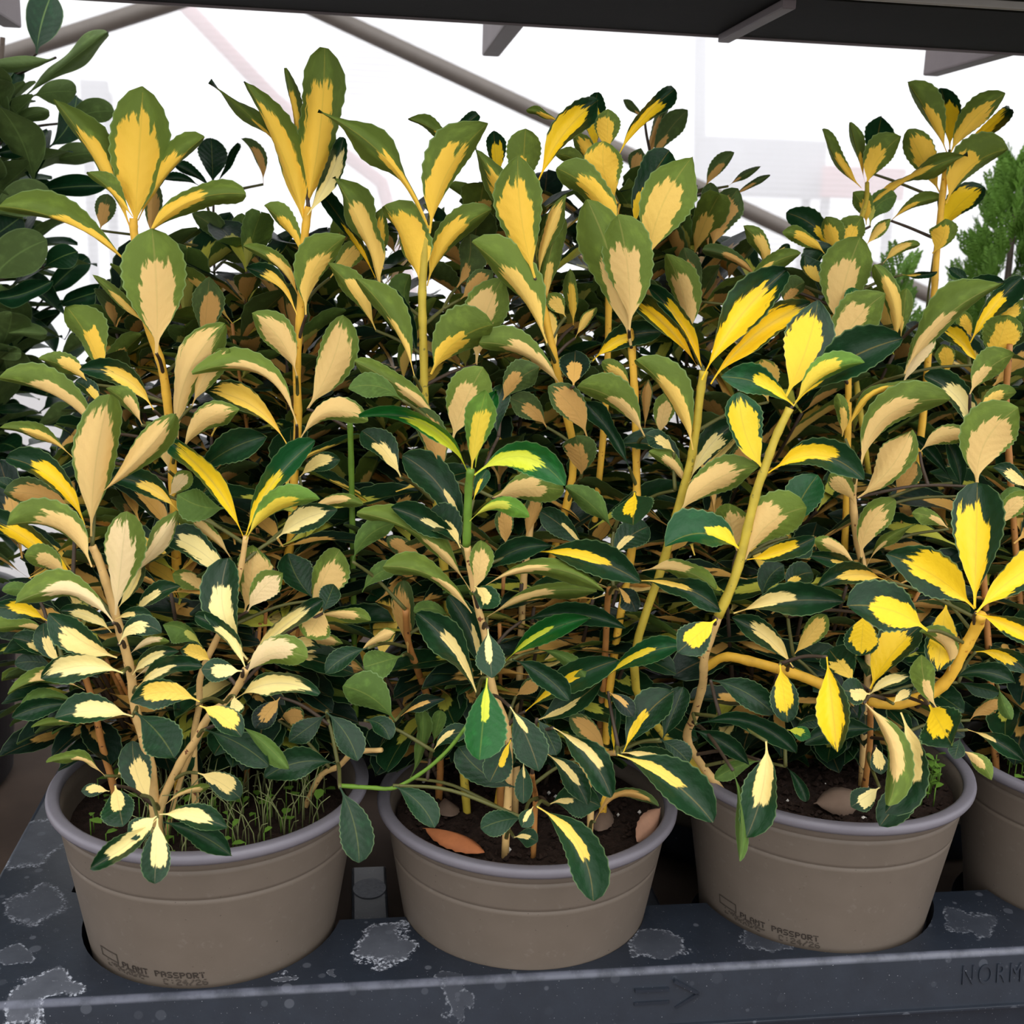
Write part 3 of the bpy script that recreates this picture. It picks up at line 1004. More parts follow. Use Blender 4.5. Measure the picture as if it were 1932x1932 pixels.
tpart('shelf_board', (-0.95, -0.075, BZ - 0.03), (1.35, 0.86, BZ), board_mat, 0.003)
for sx in (-0.95, 1.32):
    for sy in (0.045, 0.825):
        tpart('post', (sx, sy, -0.75), (sx + 0.03, sy + 0.03, 0.70), black_metal, 0.003)
rail = tpart('upper_rail', (-0.95, 0.088, 0.600), (1.35, 0.240, 0.640), black_metal, 0.002)
tpart('rail_edge', (-0.95, 0.2385, 0.5985), (1.35, 0.2425, 0.606), grey_metal, 0.001)
lip = tpart('rail_lip', (-0.95, 0.0725, 0.5985), (1.35, 0.0775, 0.640), lip_metal, 0.001)
tpart('rail_flange', (-0.95, 0.0785, 0.603), (1.35, 0.087, 0.640), black_metal, 0.001)
tpart('upper_shelf', (-0.95, -0.085, 0.603), (1.35, 0.0715, 0.640), black_metal, 0.001)
for x, back in ((0.2060, 0.412), (0.6180, 0.385), (-0.206, 0.40), (1.03, 0.40)):
    tpart('cross_rib', (x, 0.2435, 0.6005), (x + 0.016, back, 0.632), grey_metal, 0.002)
tpart('cross_rib', (0.372, 0.09, 0.5935), (0.3815, 0.232, 0.5995), grey_metal, 0.001)
tpart('cross_rib', (-0.2, 0.09, 0.5935), (-0.19, 0.232, 0.5995), grey_metal, 0.001)

# ---- tray
POTX = [0.2055 * i for i in range(4)]
RIMZ = [0.0953, 0.0775, 0.0971, 0.0965]
HOLE = 0.0832
XL, XR, YF, YB = -0.1525, 0.93, -0.0885, 0.335
LANDY = -0.018
LOWZ = -0.050


def tray_material():
    m = NT('tray_plastic')
    tc = m.n('ShaderNodeTexCoord')
    P = tc.outputs['Object']
    w1 = m.n('ShaderNodeTexNoise')
    m.put(w1.inputs['Vector'], P)
    w1.inputs['Scale'].default_value = 48
    w1.inputs['Detail'].default_value = 4
    off = m.vmath('MULTIPLY', m.vmath('SUBTRACT', w1.outputs[1], (0.5, 0.5, 0.5)), (0.036, 0.036, 0.0))
    Q = m.vmath('ADD', P, off)
    fine = m.noise(P, 420, 3.0, 0.6)
    mid = m.noise(P, 60, 4.0, 0.6)
    base = m.mix(mid, srgb(25, 30, 39), srgb(38, 45, 56))
    inside, edge = None, None
    # dried lime stains: middle x, y, half sizes (m), strength
    stains = STAINS
    for (sx, sy, rx, ry, st) in stains:
        d = m.vmath('SUBTRACT', Q, (sx, sy, 0))
        d = m.vmath('MULTIPLY', d, (1 / rx, 1 / ry, 8.0))
        L = m.vmath('LENGTH', d)
        ins = m.math('MULTIPLY', m.step(L, 1.02, 0.96), st)
        ed = m.math('MULTIPLY', m.math('MULTIPLY', m.step(L, 1.08, 1.0), m.step(L, 0.86, 0.99)), st)
        inside = ins if inside is None else m.math('MAXIMUM', inside, ins)
        edge = ed if edge is None else m.math('MAXIMUM', edge, ed)
    c = m.mix(m.math('MULTIPLY', inside, m.math('MULTIPLY_ADD', mid, 0.7, 0.15)), base, srgb(98, 101, 110))
    c = m.mix(m.math('MULTIPLY', edge, m.step(fine, 0.46, 0.62)), c, srgb(176, 180, 190))
    # round dried drops
    vo = m.n('ShaderNodeTexVoronoi', feature='F1')
    m.put(vo.inputs['Vector'], P)
    vo.inputs['Scale'].default_value = 95
    rs = m.n('ShaderNodeSeparateColor')
    m.put(rs.inputs[0], vo.outputs['Color'])
    thr = m.math('MULTIPLY', rs.outputs[0], 0.36)
    drop = m.math('MULTIPLY', m.step(m.math('SUBTRACT', vo.outputs[0], thr), 0.03, -0.03), m.step(rs.outputs[1], 0.45, 0.9))
    c = m.mix(m.math('MULTIPLY', drop, 0.32), c, srgb(120, 124, 134))
    dots = m.step(m.noise(P, 900, 1.0), 0.74, 0.80)
    c = m.mix(m.math('MULTIPLY', dots, 0.4), c, srgb(190, 192, 200))
    # ridge scuffs, with the bevel's sky highlight painted into the same band
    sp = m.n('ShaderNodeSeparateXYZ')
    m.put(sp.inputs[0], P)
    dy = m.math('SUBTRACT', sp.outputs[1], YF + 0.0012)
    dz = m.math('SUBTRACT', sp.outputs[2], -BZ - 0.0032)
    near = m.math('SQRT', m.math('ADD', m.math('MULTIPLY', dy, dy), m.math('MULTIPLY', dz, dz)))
    scuff_glint = m.math('MULTIPLY', m.step(near, 0.0034, 0.0014), m.math('MULTIPLY_ADD', m.step(mid, 0.3, 0.6), 0.4, 0.2))
    c = m.mix(scuff_glint, c, srgb(110, 112, 126))
    return m.finish(m.principled(c, m.math('MULTIPLY_ADD', inside, 0.2, 0.40), 0.5, m.math('ADD', mid, m.math('MULTIPLY', inside, 0.5)), 0.0008, 0.25))


def stain(px, py, rx, ry, st):
    p = on_z(px, py, 0)
    a = on_z(px + rx, py, 0)
    b = on_z(px, py + ry, 0)
    return (p.x, p.y, abs((a - p).length), abs((b - p).length), st)


STAINS = [stain(62, 1590, 78, 55, .6), stain(75, 1705, 70, 46, .5), stain(20, 1803, 42, 24, .5), stain(80, 1862, 96, 36, 1.0),
          stain(722, 1782, 72, 50, 1.0), stain(536, 1845, 22, 13, .9), stain(640, 1834, 13, 9, .7), stain(860, 1846, 34, 13, .3),
          stain(1245, 1785, 62, 34, .5), stain(1450, 1765, 60, 30, .35), stain(1830, 1740, 60, 30, .3)]
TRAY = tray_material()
tray = thing('plant_tray', 'dark blue-grey plastic plant tray with lime stains, holding the pots', 'tray', (0, 0, BZ + 0.002))
TB = Vector((0, 0, BZ + 0.002))


def arc(cx, r, a0, a1, n):
    return [(cx + r * cos(a0 + (a1 - a0) * k / n), r * sin(a0 + (a1 - a0) * k / n)) for k in range(n + 1)]


# outline of the front land: straight front edge, scalloped back edge round the pots
outline = [(XL, YB)]
ac = math.asin(LANDY / HOLE)
nb = 28
first = True
left_x = -0.098
back = [(left_x, YB), (left_x, 0.03)]
for i, cx in enumerate(POTX):
    pts = arc(cx, HOLE, pi - ac if i else pi - 0.3, 2 * pi + ac, nb)
    back += pts
back += [(XR, LANDY)]
poly = [(XL, YB), (XL, YF), (XR, YF)] + back[::-1]
verts, faces = [], []
inner_poly = [(XL + 0.004, YB), (XL + 0.004, YF + 0.004), (XR, YF + 0.004)] + back[::-1]
bm = bmesh.new()
top_f = bm.faces.new([bm.verts.new((x, y, -TB.z)) for x, y in inner_poly])
bm.normal_update()
if top_f.normal.z < 0:
    top_f.normal_flip()
bmesh.ops.triangulate(bm, faces=[top_f])
# rounded ridge and leaning face, swept down the left side and along the front
ridge = [(-0.004, 0.0), (-0.0024, -0.0003), (-0.0011, -0.0011), (-0.0003, -0.0024), (0.0, -0.004), (0.004, -0.0365)]
rows = []
for o_, z in ridge:
    rows.append([bm.verts.new((x, y, z - TB.z)) for x, y in ((XL - o_, YB), (XL - o_, YF - o_), (XR, YF - o_))])
for r0_, r1_ in zip(rows, rows[1:]):
    for k in range(2):
        f = bm.faces.new((r0_[k], r1_[k], r1_[k + 1], r0_[k + 1]))
        f.smooth = True
# walls of the scalloped inner edge
bt = [bm.verts.new((x, y, -TB.z)) for x, y in back]
bb = [bm.verts.new((x, y, -0.0365 - TB.z)) for x, y in back]
for k in range(len(back) - 1):
    bm.faces.new((bt[k], bb[k], bb[k + 1], bt[k + 1]))
bmesh.ops.remove_doubles(bm, verts=bm.verts[:], dist=1e-5)
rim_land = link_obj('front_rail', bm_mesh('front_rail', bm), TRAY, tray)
for po in rim_land.data.polygons:
    po.use_smooth = abs(po.normal.z) < 0.999 and po.normal.z > 0.15
# bottom lip along the front and left
lipm = box_mesh('base_lip', (XL - 0.006, YF - 0.0065, -0.0385 - TB.z), (XR, YF + 0.012, -0.0362 - TB.z), 0.0006)
link_obj('base_lip', lipm, TRAY, tray)
# skirt recessed below the lip, down to the board
bm = bmesh.new()
add_box(bm, (XL + 0.004, YF + 0.006, 0.0), (XR, YF + 0.010, -0.0385 - TB.z))
add_box(bm, (XL + 0.004, YF + 0.010, 0.0), (XL + 0.008, YB - 0.004, -0.0385 - TB.z))
add_box(bm, (XR - 0.004, YF + 0.010, 0.0), (XR, YB - 0.004, -0.0385 - TB.z))
add_box(bm, (XL + 0.008, YB - 0.008, 0.0), (XR - 0.004, YB - 0.004, -0.0385 - TB.z))
link_obj('skirt', bm_mesh('skirt', bm), TRAY, tray)
# low bars between the pots behind the front land, each with a worn pale pad
pale_wear = plain('worn_plastic', srgb(138, 140, 148), 0.7, 0.3, 300, 0.5)
for i in range(3):
    cx = POTX[i] + 0.10275
    link_obj('low_bar', box_mesh('low_bar', (cx - 0.0135, LANDY + 0.002, LOWZ - 0.015 - TB.z), (cx + 0.0135, 0.135, LOWZ - TB.z), 0.002), TRAY, tray)
    bm = bmesh.new()
    bmesh.ops.create_circle(bm, cap_ends=True, segments=24, radius=1.0)
    for v in bm.verts:
        v.co = Vector((cx + v.co.x * 0.0125, 0.102 + v.co.y * 0.014, LOWZ + 0.0006 - TB.z))
    bmesh.ops.solidify(bm, geom=bm.faces[:], thickness=0.0005)
    link_obj('worn_pad', bm_mesh('worn_pad', bm), pale_wear, tray)
# cups that carry the pots
cup_prof = [(HOLE, -0.0365 - TB.z), (HOLE - 0.003, -0.055 - TB.z), (HOLE - 0.006, 0.0035), (0.0, 0.0035)]
for i, cx in enumerate(POTX):
    o = link_obj('pot_cup', lathe_mesh('pot_cup', cup_prof, 48), TRAY, tray, (cx, 0, 0))
for i in range(5):
    link_obj('pot_cup', lathe_mesh('pot_cup', cup_prof, 48), TRAY, tray, (0.2055 * i, 0.224, 0))


# raised lettering on the tray face, cut by the frame
def text_mesh(body, size, depth):
    cu = bpy.data.curves.new('txt', 'FONT')
    cu.body = body
    cu.size = size
    cu.extrude = depth
    cu.space_character = 1.28
    to = bpy.data.objects.new('txt', cu)
    C.objects.link(to)
    dg = bpy.context.evaluated_depsgraph_get()
    me = bpy.data.meshes.new_from_object(to.evaluated_get(dg))
    bpy.data.objects.remove(to)
    bpy.data.curves.remove(cu)
    return me


tm = text_mesh('NORM', 0.021, 0.0006)
pN = on_y(1812, 1858, YF - 0.0025)
tilt = math.atan2(0.004, 0.0365)
tm.transform(Matrix.Diagonal((0.60, 0.9, 1, 1)))
tm.transform(Matrix.Rotation(pi / 2 - tilt, 4, 'X'))
tm.materials.clear()
link_obj('raised_letters', tm, TRAY, tray, pN - TB)

# raised arrow and bars further left on the same face
bm = bmesh.new()


def face_bar(x0, y0, x1, y1, wid):
    A, B = on_y(x0, y0, YF - 0.0022) - TB, on_y(x1, y1, YF - 0.0022) - TB
    t_ = (B - A).normalized()
    n_ = Vector((0, -1, 0))
    s_ = t_.cross(n_).normalized() * wid
    q = [A - s_, B - s_, B + s_, A + s_]
    vv = [bm.verts.new(c_ + n_ * 0.0012) for c_ in q] + [bm.verts.new(c_ - n_ * 0.003) for c_ in q]
    bm.faces.new(vv[:4])
    for k in range(4):
        bm.faces.new((vv[k], vv[(k + 1) % 4], vv[4 + (k + 1) % 4], vv[4 + k]))


face_bar(1198, 1869, 1262, 1866, 0.0010)
face_bar(1196, 1893, 1262, 1889, 0.0010)
face_bar(1272, 1850, 1318, 1874, 0.0010)
face_bar(1274, 1900, 1318, 1874, 0.0010)
link_obj('raised_arrow', bm_mesh('raised_arrow', bm), TRAY, tray)

# ------------------------------------------------------------------ pots
pot_mat = plain('pot_taupe', srgb(138, 125, 113), 0.6, 0.35, 55, 0.10, 0.0003, 0.2)


def pot_material():
    m = NT('pot_taupe_worn')
    tc = m.n('ShaderNodeTexCoord')
    P = tc.outputs['Object']
    n1 = m.noise(P, 35, 4.0, 0.6)
    n2 = m.noise(P, 160, 3.0, 0.6)
    n3 = m.noise(P, 420, 1.0)
    c = m.mix(n1, srgb(96, 86, 76), srgb(110, 99, 89))
    c = m.mix(m.math('MULTIPLY', m.step(n2, 0.60, 0.74), 0.25), c, srgb(128, 120, 112))
    c = m.mix(m.math('MULTIPLY', m.step(n3, 0.76, 0.79), 0.6), c, srgb(44, 36, 32))
    return m.finish(m.principled(c, 0.55, 0.35, n2, 0.0003, 0.15))


POT = pot_material()
RIM = plain('pot_rim_skylit', srgb(116, 112, 120), 0.45, 0.4, 120, 0.08)  # pot plastic, with sky light on the rim painted in as grey
SOIL = plain('soil', srgb(42, 30, 24), 0.95, 0.2, 160, 0.7, 0.004, 1.0)
INK = plain('black_ink', srgb(54, 47, 42), 0.8, 0.2)
INKFAINT = plain('faint_ink', srgb(72, 64, 57), 0.8, 0.2)
PERL = plain('perlite', srgb(214, 208, 200), 0.9, 0.2)

POT_BOT = -0.052


def pot_radius(h):
    """outer radius of the pot wall at height h below the rim top"""
    return 0.0955 - 0.0165 * min(1.0, h / 0.1) - max(0, h - 0.1) * 0.14


def pot_profile(rz):
    H = rz - (BZ + 0.008)
    p = []
    for h in (H, H - 0.003, 0.12, 0.1, 0.08, 0.06, 0.045, 0.037, 0.0346):
        p.append((pot_radius(h) - (0.004 if h == H else 0), -h))
    def groove(h):
        return [(pot_radius(h) - 0.0007, -h), (pot_radius(h - 0.0006) - 0.0007, -(h - 0.0006)), (pot_radius(h - 0.0012), -(h - 0.0012))]
    p += groove(0.0340) + [(pot_radius(0.031), -0.031), (pot_radius(0.024), -0.024), (pot_radius(0.0165), -0.0165), (pot_radius(0.0142), -0.0142)]
    p += groove(0.0136) + [(pot_radius(0.0105), -0.0105), (0.0946, -0.0075), (0.0944, -0.0062)]
    inner = [(0.0915, -0.003), (0.0895, -0.012), (0.0850, -0.03), (0.078, -0.06), (0.070, -H + 0.004), (0.0, -H + 0.004)]
    return [(0.0, -H)] + p + inner


def rim_profile():
    return [(0.0940, -0.0068), (0.0985, -0.0066), (0.0998, -0.0045), (0.1, -0.0025), (0.0994, -0.0006), (0.0980, 0.0),
            (0.0940, 0.0), (0.0922, -0.0008), (0.0914, -0.003), (0.0925, -0.0062), (0.0940, -0.0068)]


FONT5 = {
    'P': ['11110', '10001', '10001', '11110', '10000', '10000', '10000'], 'L': ['10000'] * 6 + ['11111'],
    'A': ['01110', '10001', '10001', '11111', '10001', '10001', '10001'],
    'N': ['10001', '11001', '10101', '10011', '10001', '10001', '10001'], 'T': ['11111'] + ['00100'] * 6,
    'S': ['01111', '10000', '10000', '01110', '00001', '00001', '11110'],
    'O': ['01110', '10001', '10001', '10001', '10001', '10001', '01110'],
    'R': ['11110', '10001', '10001', '11110', '10100', '10010', '10001'],
    'C': ['01110', '10001', '10000', '10000', '10000', '10001', '01110'],
    ':': ['00000', '00100', '00000', '00000', '00100', '00000', '00000'],
    '2': ['01110', '10001', '00001', '00110', '01000', '10000', '11111'],
    '4': ['00010', '00110', '01010', '10010', '11111', '00010', '00010'],
    '6': ['00110', '01000', '10000', '11110', '10001', '10001', '01110'],
    '/': ['00001', '00001', '00010', '00100', '01000', '10000', '10000'], ' ': ['00000'] * 7,
}


def print_mesh(name, runs, a0):
    """ink-jet print: runs of (text, start mm along the wall, mm below the rim), wrapped round the pot from angle a0"""
    verts, faces = [], []
    dot, pitch = 0.00040, 0.00060

    def spot(s, h, sz):
        r = pot_radius(h) + 0.00025
        base = len(verts)
        for (ds, dh) in ((-sz, -sz), (sz, -sz), (sz, sz), (-sz, sz)):
            a = a0 + (s + ds) / r
            rr = pot_radius(h + dh) + 0.0004
            verts.append((rr * sin(a), -rr * cos(a), -(h + dh)))
        faces.append((base, base + 3, base + 2, base + 1))
    rr = random.Random(3)
    for text, s0, h0 in runs:
        if text == '[]':
            for k in range(26):
                for h in (0, 10):
                    spot(s0 + k * 0.0006, h0 + h * 0.0006, dot)
            for k in range(11):
                for s in (0, 25):
                    spot(s0 + s * 0.0006, h0 + k * 0.0006, dot)
            continue
        if text == '~':
            for k in range(90):
                spot(s0 + rr.uniform(0, 0.032), h0 + rr.uniform(0, 0.0045), dot * 1.1)
            continue
        for ci, ch in enumerate(text):
            for ry, row in enumerate(FONT5[ch]):
                for rx, b in enumerate(row):
                    if b == '1' and rr.random() < 0.93:
                        spot(s0 + (ci * 6.4 + rx) * pitch, h0 + ry * pitch, dot)
    return mesh_of(name, verts, faces, False)


def soil_mesh(rad, seed):
    rr = random.Random(seed)
    bm = bmesh.new()
    bmesh.ops.create_circle(bm, cap_ends=False, segments=40, radius=rad)
    ring = bm.verts[:]
    verts, faces = [(0, 0, 0.002)], []
    nr, ns = 16, 48
    bm.free()
    for i in range(1, nr + 1):
        for k in range(ns):
            a = 2 * pi * k / ns
            q = rad * i / nr
            verts.append((q * cos(a), q * sin(a), rr.uniform(-0.0025, 0.0025) if i < nr else -0.001))
    for k in range(ns):
        faces.append((0, 1 + k, 1 + (k + 1) % ns))
    for i in range(nr - 1):
        for k in range(ns):
            a, b = 1 + i * ns + k, 1 + i * ns + (k + 1) % ns
            faces.append((a, a + ns, b + ns, b))
    return mesh_of('soil', verts, faces)


FRONT_LABEL = [
    'leftmost potted shrub, cream and green leaves, thin grass weeds in its pot',
    'second front shrub from the left, bright green young shoot in its middle, bare soil below',
    'third front shrub from the left, thick orange-yellow branch sprawling right above its pot',
    'fourth potted shrub, its taupe pot cut off by the right edge of the photo',
]
BACK_LABEL = [
    'back-row shrub behind the leftmost pot, shaded, beside the dark broad-leaved shrub',
    'shrub in the back row between the two tall yellow shoots on the left',
    'back-row shrub behind the middle of the front row, tips against white film',
    'shrub in the back row behind the third front pot, thin leaf tips against the film',
    'shrub in the back row at the far right, in front of the feathery conifer',
]
plants = []
stem_paths = []      # (plant index, stem object, [world points])


def make_pot(root, rz):
    pot = link_obj('pot', lathe_mesh('pot', pot_profile(rz)), POT, root)
    link_obj('rim', lathe_mesh('rim', rim_profile()), RIM, pot)
    return pot


for i, cx in enumerate(POTX):
    t = thing('potted_shrub', FRONT_LABEL[i], 'potted plant', (cx, 0, RIMZ[i]), 'variegated shrubs in the front row')
    pot = make_pot(t, RIMZ[i])
    t.rotation_euler = (0, 0, 0)
    sl = [-0.021, -0.013, -0.014, -0.018][i]
    link_obj('soil', soil_mesh(0.0868, i), SOIL, t, None or (0, 0, sl))
    plants.append(dict(root=t, loc=Vector((cx, 0, RIMZ[i])), soil=RIMZ[i] + sl, leaves=0, row=0, x=cx, y=0))
BACKX = [0.2055 * i for i in range(5)]
BACKY = 0.224
for i, cx in enumerate(BACKX):
    t = thing('potted_shrub', BACK_LABEL[i], 'potted plant', (cx, BACKY, 0.096), 'variegated shrubs in the back row')
    make_pot(t, 0.0955)
    link_obj('soil', soil_mesh(0.0868, i + 9), SOIL, t, (0, 0, -0.018))
    plants.append(dict(root=t, loc=Vector((cx, BACKY, 0.096)), soil=0.078, leaves=0, row=1, x=cx, y=BACKY))

# ink on pots one and three
for i, a0 in ((0, -0.84), (2, -1.20)):
    root = plants[i]['root']
    H = RIMZ[i]
    runs = [('PLANT PASSPORT', 0.0185, H - 0.0092)]
    link_obj('printed_text', print_mesh('printed_text', runs, a0), INK, root)
    link_obj('printed_text', print_mesh('printed_text', [('[]', -0.0005, H - 0.0130), ('~', 0.004, H - 0.0058), ('C:24/26', 0.046, H - 0.0040)], a0), INKFAINT, root)

# ------------------------------------------------------------------ leaves
PROF = [(0, .05), (.07, .05), (.12, .08), (.18, .22), (.26, .44), (.35, .66), (.45, .84), (.55, .96), (.64, 1.0), (.74, .98),
        (.83, .87), (.90, .69), (.95, .47), (.985, .23), (1.0, .03)]
ROUND = [(0, .06), (.08, .07), (.13, .16), (.2, .40), (.3, .68), (.42, .88), (.55, .99), (.65, 1.0), (.75, .95), (.84, .82),
         (.91, .62), (.955, .44), (.985, .22), (1.0, .03)]


def prof(tab, v):
    for (a, wa), (b, wb) in zip(tab, tab[1:]):
        if v <= b:
            t = (v - a) / (b - a)
            return wa + (wb - wa) * t
    return tab[-1][1]


def leaf_mesh(name, mid, dls, drs, W, tab, top, serr=0.05, wave=(0, 1, 0, 0), point=0.0, seg=24):
    """mid: seg+1 points; dls, drs: side directions per point; the blade is one thin sheet whose normal side is the upper side"""
    verts, faces, uvs = [], [], []
    us = (-1.0, -0.55, 0.0, 0.55, 1.0)
    for i, c in enumerate(mid):
        v = i / (len(mid) - 1)
        w = prof(tab, v) * W
        if serr and v > 0.3 and v < 0.99:
            w *= 1.0 + (serr * 0.35 if i % 2 else -serr)
        if v > 0.72 and point:
            w *= 1.0 - point * ((v - 0.72) / 0.28) ** 1.2
        tg = (mid[min(i + 1, len(mid) - 1)] - mid[max(i - 1, 0)])
        nrm = tg.cross(dls[i])
        nrm = nrm.normalized() if nrm.length > 1e-9 else Vector((0, 0, 0))
        for u in us:
            d = dls[i] if u < 0 else drs[i]
            ph = wave[2] if u < 0 else wave[3]
            p = c + d * (w * abs(u) * (1.0 + (0.06 * sin(ph * 3) if u < 0 else 0.06 * sin(ph * 2))))
            if wave[0]:
                p = p + nrm * (wave[0] * u * u * sin(wave[1] * v * 2 * pi + ph) * min(1, v * 2.5))
            verts.append(p)
            uvs.append((u * 0.5 + 0.5, v))
    for i in range(len(mid) - 1):
        for k in range(4):
            a = i * 5 + k
            q = (a, a + 1, a + 6, a + 5)
            faces.append(q if top else q[::-1])
    me = mesh_of(name, verts, faces)
    ul = me.uv_layers.new(name='UVMap')
    co = [0.0] * (len(me.loops) * 2)
    for li, lp in enumerate(me.loops):
        co[li * 2], co[li * 2 + 1] = uvs[lp.vertex_index]
    ul.data.foreach_set('uv', co)
    return me


def add_stem(pi_, col, pts, r0, r1, knots=0.12, name='stem'):
    pl = plants[pi_] if isinstance(pi_, int) else pi_
    P = catmull(pts, 5)
    o = link_obj(name, tube_mesh(name, [p - pl['loc'] for p in P], r0, r1, 8, knots), STEM[col], pl['root'])
    stem_paths.append((pl, o, P))
    return o


for line in STEMS.strip().splitlines():
    q = line.split()
    pi_, col = int(q[0]), q[1]
    o0, o1, r0, r1 = (float(x) for x in q[2:6])
    xy = [float(x) for x in q[6:]]
    n = len(xy) // 2
    pts = []
    for k in range(n):
        off = o0 + (o1 - o0) * k / (n - 1)
        pts.append(on_y(xy[2 * k], xy[2 * k + 1], off / 100))
    # take the foot down to the soil when it starts near the pot
    pl = plants[pi_]
    if col.isupper() and pts[0].z < pl['soil'] + 0.16:
        foot = Vector((pts[0].x, pts[0].y, pl['soil'] - 0.004))
        ctr = Vector((pl['x'], pl['y'], foot.z))
        dd = foot - ctr
        if dd.length > 0.078:
            foot = ctr + dd * (0.078 / dd.length)
        if (pts[0] - foot).length > 0.006:
            pts = [foot] + pts
        else:
            pts[0] = foot
    add_stem(pi_, col.upper(), pts, r0 / 1000, r1 / 1000)


def nearest_stem(P, pl, below=None):
    best = (1e9, None, None)
    for (sp, so, pts) in stem_paths:
        if sp is not pl:
            continue
        for p in pts:
            if below is not None and p.z > below:
                continue
            d = (p - P).length
            if d < best[0]:
                best = (d, so, p)
    return best


BACKPX = [pix((x, BACKY, 0.35))[0] for x in BACKX]


def plant_at(px, off):
    if off >= 9.5 and not (px > 1560 and off <= 14):
        k = min(range(5), key=lambda j: abs(BACKPX[j] - px))
        return plants[4 + k]
    return plants[0 if px < 655 else 1 if px < 1275 else 2 if px < 1850 else 3]


shrub = dict(root=thing('broad_leaved_shrub', 'dark green shrub with plain rounded leaves in a black pot at the left edge', 'shrub', (-0.325, 0.37, BZ + 0.001)),
             loc=Vector((-0.325, 0.37, BZ + 0.001)), soil=0.12, leaves=0, row=2, x=-0.30, y=0.37)


def hang_leaf(me, mat, P0, pl, col, name='leaf'):
    """link a leaf under the stem it grows from; a short side twig is grown where no stem is near"""
    d, so, sp = nearest_stem(P0, pl)
    if d > 0.012:
        d2, so2, sp2 = nearest_stem(P0, pl, P0.z - 0.012)
        if sp2 is None:
            sp2 = Vector((pl['x'] + R.uniform(-.03, .03), pl['y'] + R.uniform(-.03, .03), pl['soil'] - 0.003))
        else:
            d3 = (sp2 - P0).length
        midp = sp2.lerp(P0, 0.55) + Vector((0, 0.10, 0.03)) * (P0 - sp2).length
        tint = 'B' if pl is shrub else R.choice('KKB')
        so = add_stem(pl, tint, [sp2, midp, P0.copy()], 0.0012, 0.0009, 0.05)
    o = link_obj(name, me, None, so, P0 - pl['loc'])
    if not me.materials:
        me.materials.append(mat)
    o.color = col
    pl['leaves'] += 1
    return o


def survey_leaf(ox, oy, q):
    bx, by, tx, ty, bow, wl, wr = (float(x) for x in q[:7])
    side, yel, tint, off = q[7], float(q[8]) / 9.0, q[9], float(q[10]) / 100.0
    K = 1 / 2.76
    bx, by, tx, ty = ox + bx * K, oy + by * K, ox + tx * K, oy + ty * K
    if tint == 'B':
        off = max(0.26, off + 0.15)
    P0 = on_y(bx, by, off)
    depth = (P0 - CAM).dot(_fw)
    mpp = depth / FPX
    L2 = math.hypot(tx - bx, ty - by) * mpp
    WL, WR = wl * K * mpp, wr * K * mpp
    top = side == 't'
    Wf = WL + WR
    L3 = max(L2 * 1.04, Wf / 0.60)
    tilt = acos(max(0.35, min(1, L2 / L3)))
    sgn = 1.0
    if top and (by - ty) > 0.55 * math.hypot(tx - bx, ty - by):
        sgn = -1.0
    P1 = on_y(tx, ty, off)
    # slide the tip along its line of sight
    d1 = ray(tx, ty)
    D1 = depth - sgn * L3 * sin(tilt)
    P1 = CAM + d1 * D1
    view = (CAM - P0).normalized()
    ax = P1 - P0
    flat = ax - view * ax.dot(view)
    if flat.length < 1e-6:
        flat = RT.copy()
    fl = flat.normalized()
    left = view.cross(fl)          # to the left of the run as seen
    ctrl = P0.lerp(P1, 0.5) + left * (2 * bow / 100.0 * L2) + view * (0.06 * L3 * R.uniform(0.2, 1.2))
    seg = 24
    mid, dl, dr = [], [], []
    nat = 0.225 * L3 * R.uniform(0.94, 1.06)
    if tint == 'B':
        nat = 0.26 * L3
    Wh = max(nat, WL, WR, 1e-4)
    pl_ = acos(min(1.0, WL / Wh))
    pr_ = acos(min(1.0, WR / Wh))
    pl_, pr_ = min(pl_, 1.45), min(pr_, 1.45)
    fs = 1.0 if top else -1.0
    wob = R.uniform(-0.12, 0.12)
    for i in range(seg + 1):
        v = i / seg
        p = P0 * ((1 - v) ** 2) + ctrl * (2 * v * (1 - v)) + P1 * (v * v)
        t = ((ctrl - P0) * (1 - v) + (P1 - ctrl) * v)
        t.normalize()
        vw = (CAM - p).normalized()
        n = vw - t * vw.dot(t)
        n.normalize()
        l = n.cross(t)
        tw = wob * (v - 0.5)
        # n x t points right of travel seen from the camera when the run goes up; keep left
        l = -l if l.dot(left) < 0 else l
        a, b = pl_ + tw, pr_ - tw
        dl.append(l * cos(a) + n * (sin(a) * fs))
        dr.append(-l * cos(b) + n * (sin(b) * fs))
        mid.append(p - P0)
    tab = ROUND if tint == 'B' else PROF
    wave = (L3 * R.uniform(0.01, 0.035), R.uniform(0.8, 1.8), R.uniform(0, 6.3), R.uniform(0, 6.3))
    me = leaf_mesh('leaf', mid, dl, dr, Wh, tab, top, 0.0 if tint == 'B' else 0.05, wave, 0.0 if tint == 'B' else R.choice((0, .15, .3, .5)))
    pl = shrub if tint == 'B' else plant_at(bx, off * 100)
    tone = R.uniform(0.0, 0.9)
    slim = 1.0
    if top and by > 900 and 640 < bx < 1290:
        slim = 0.55
    hang_leaf(me, LEAF[tint], P0, pl, (yel, R.random(), tone, slim))


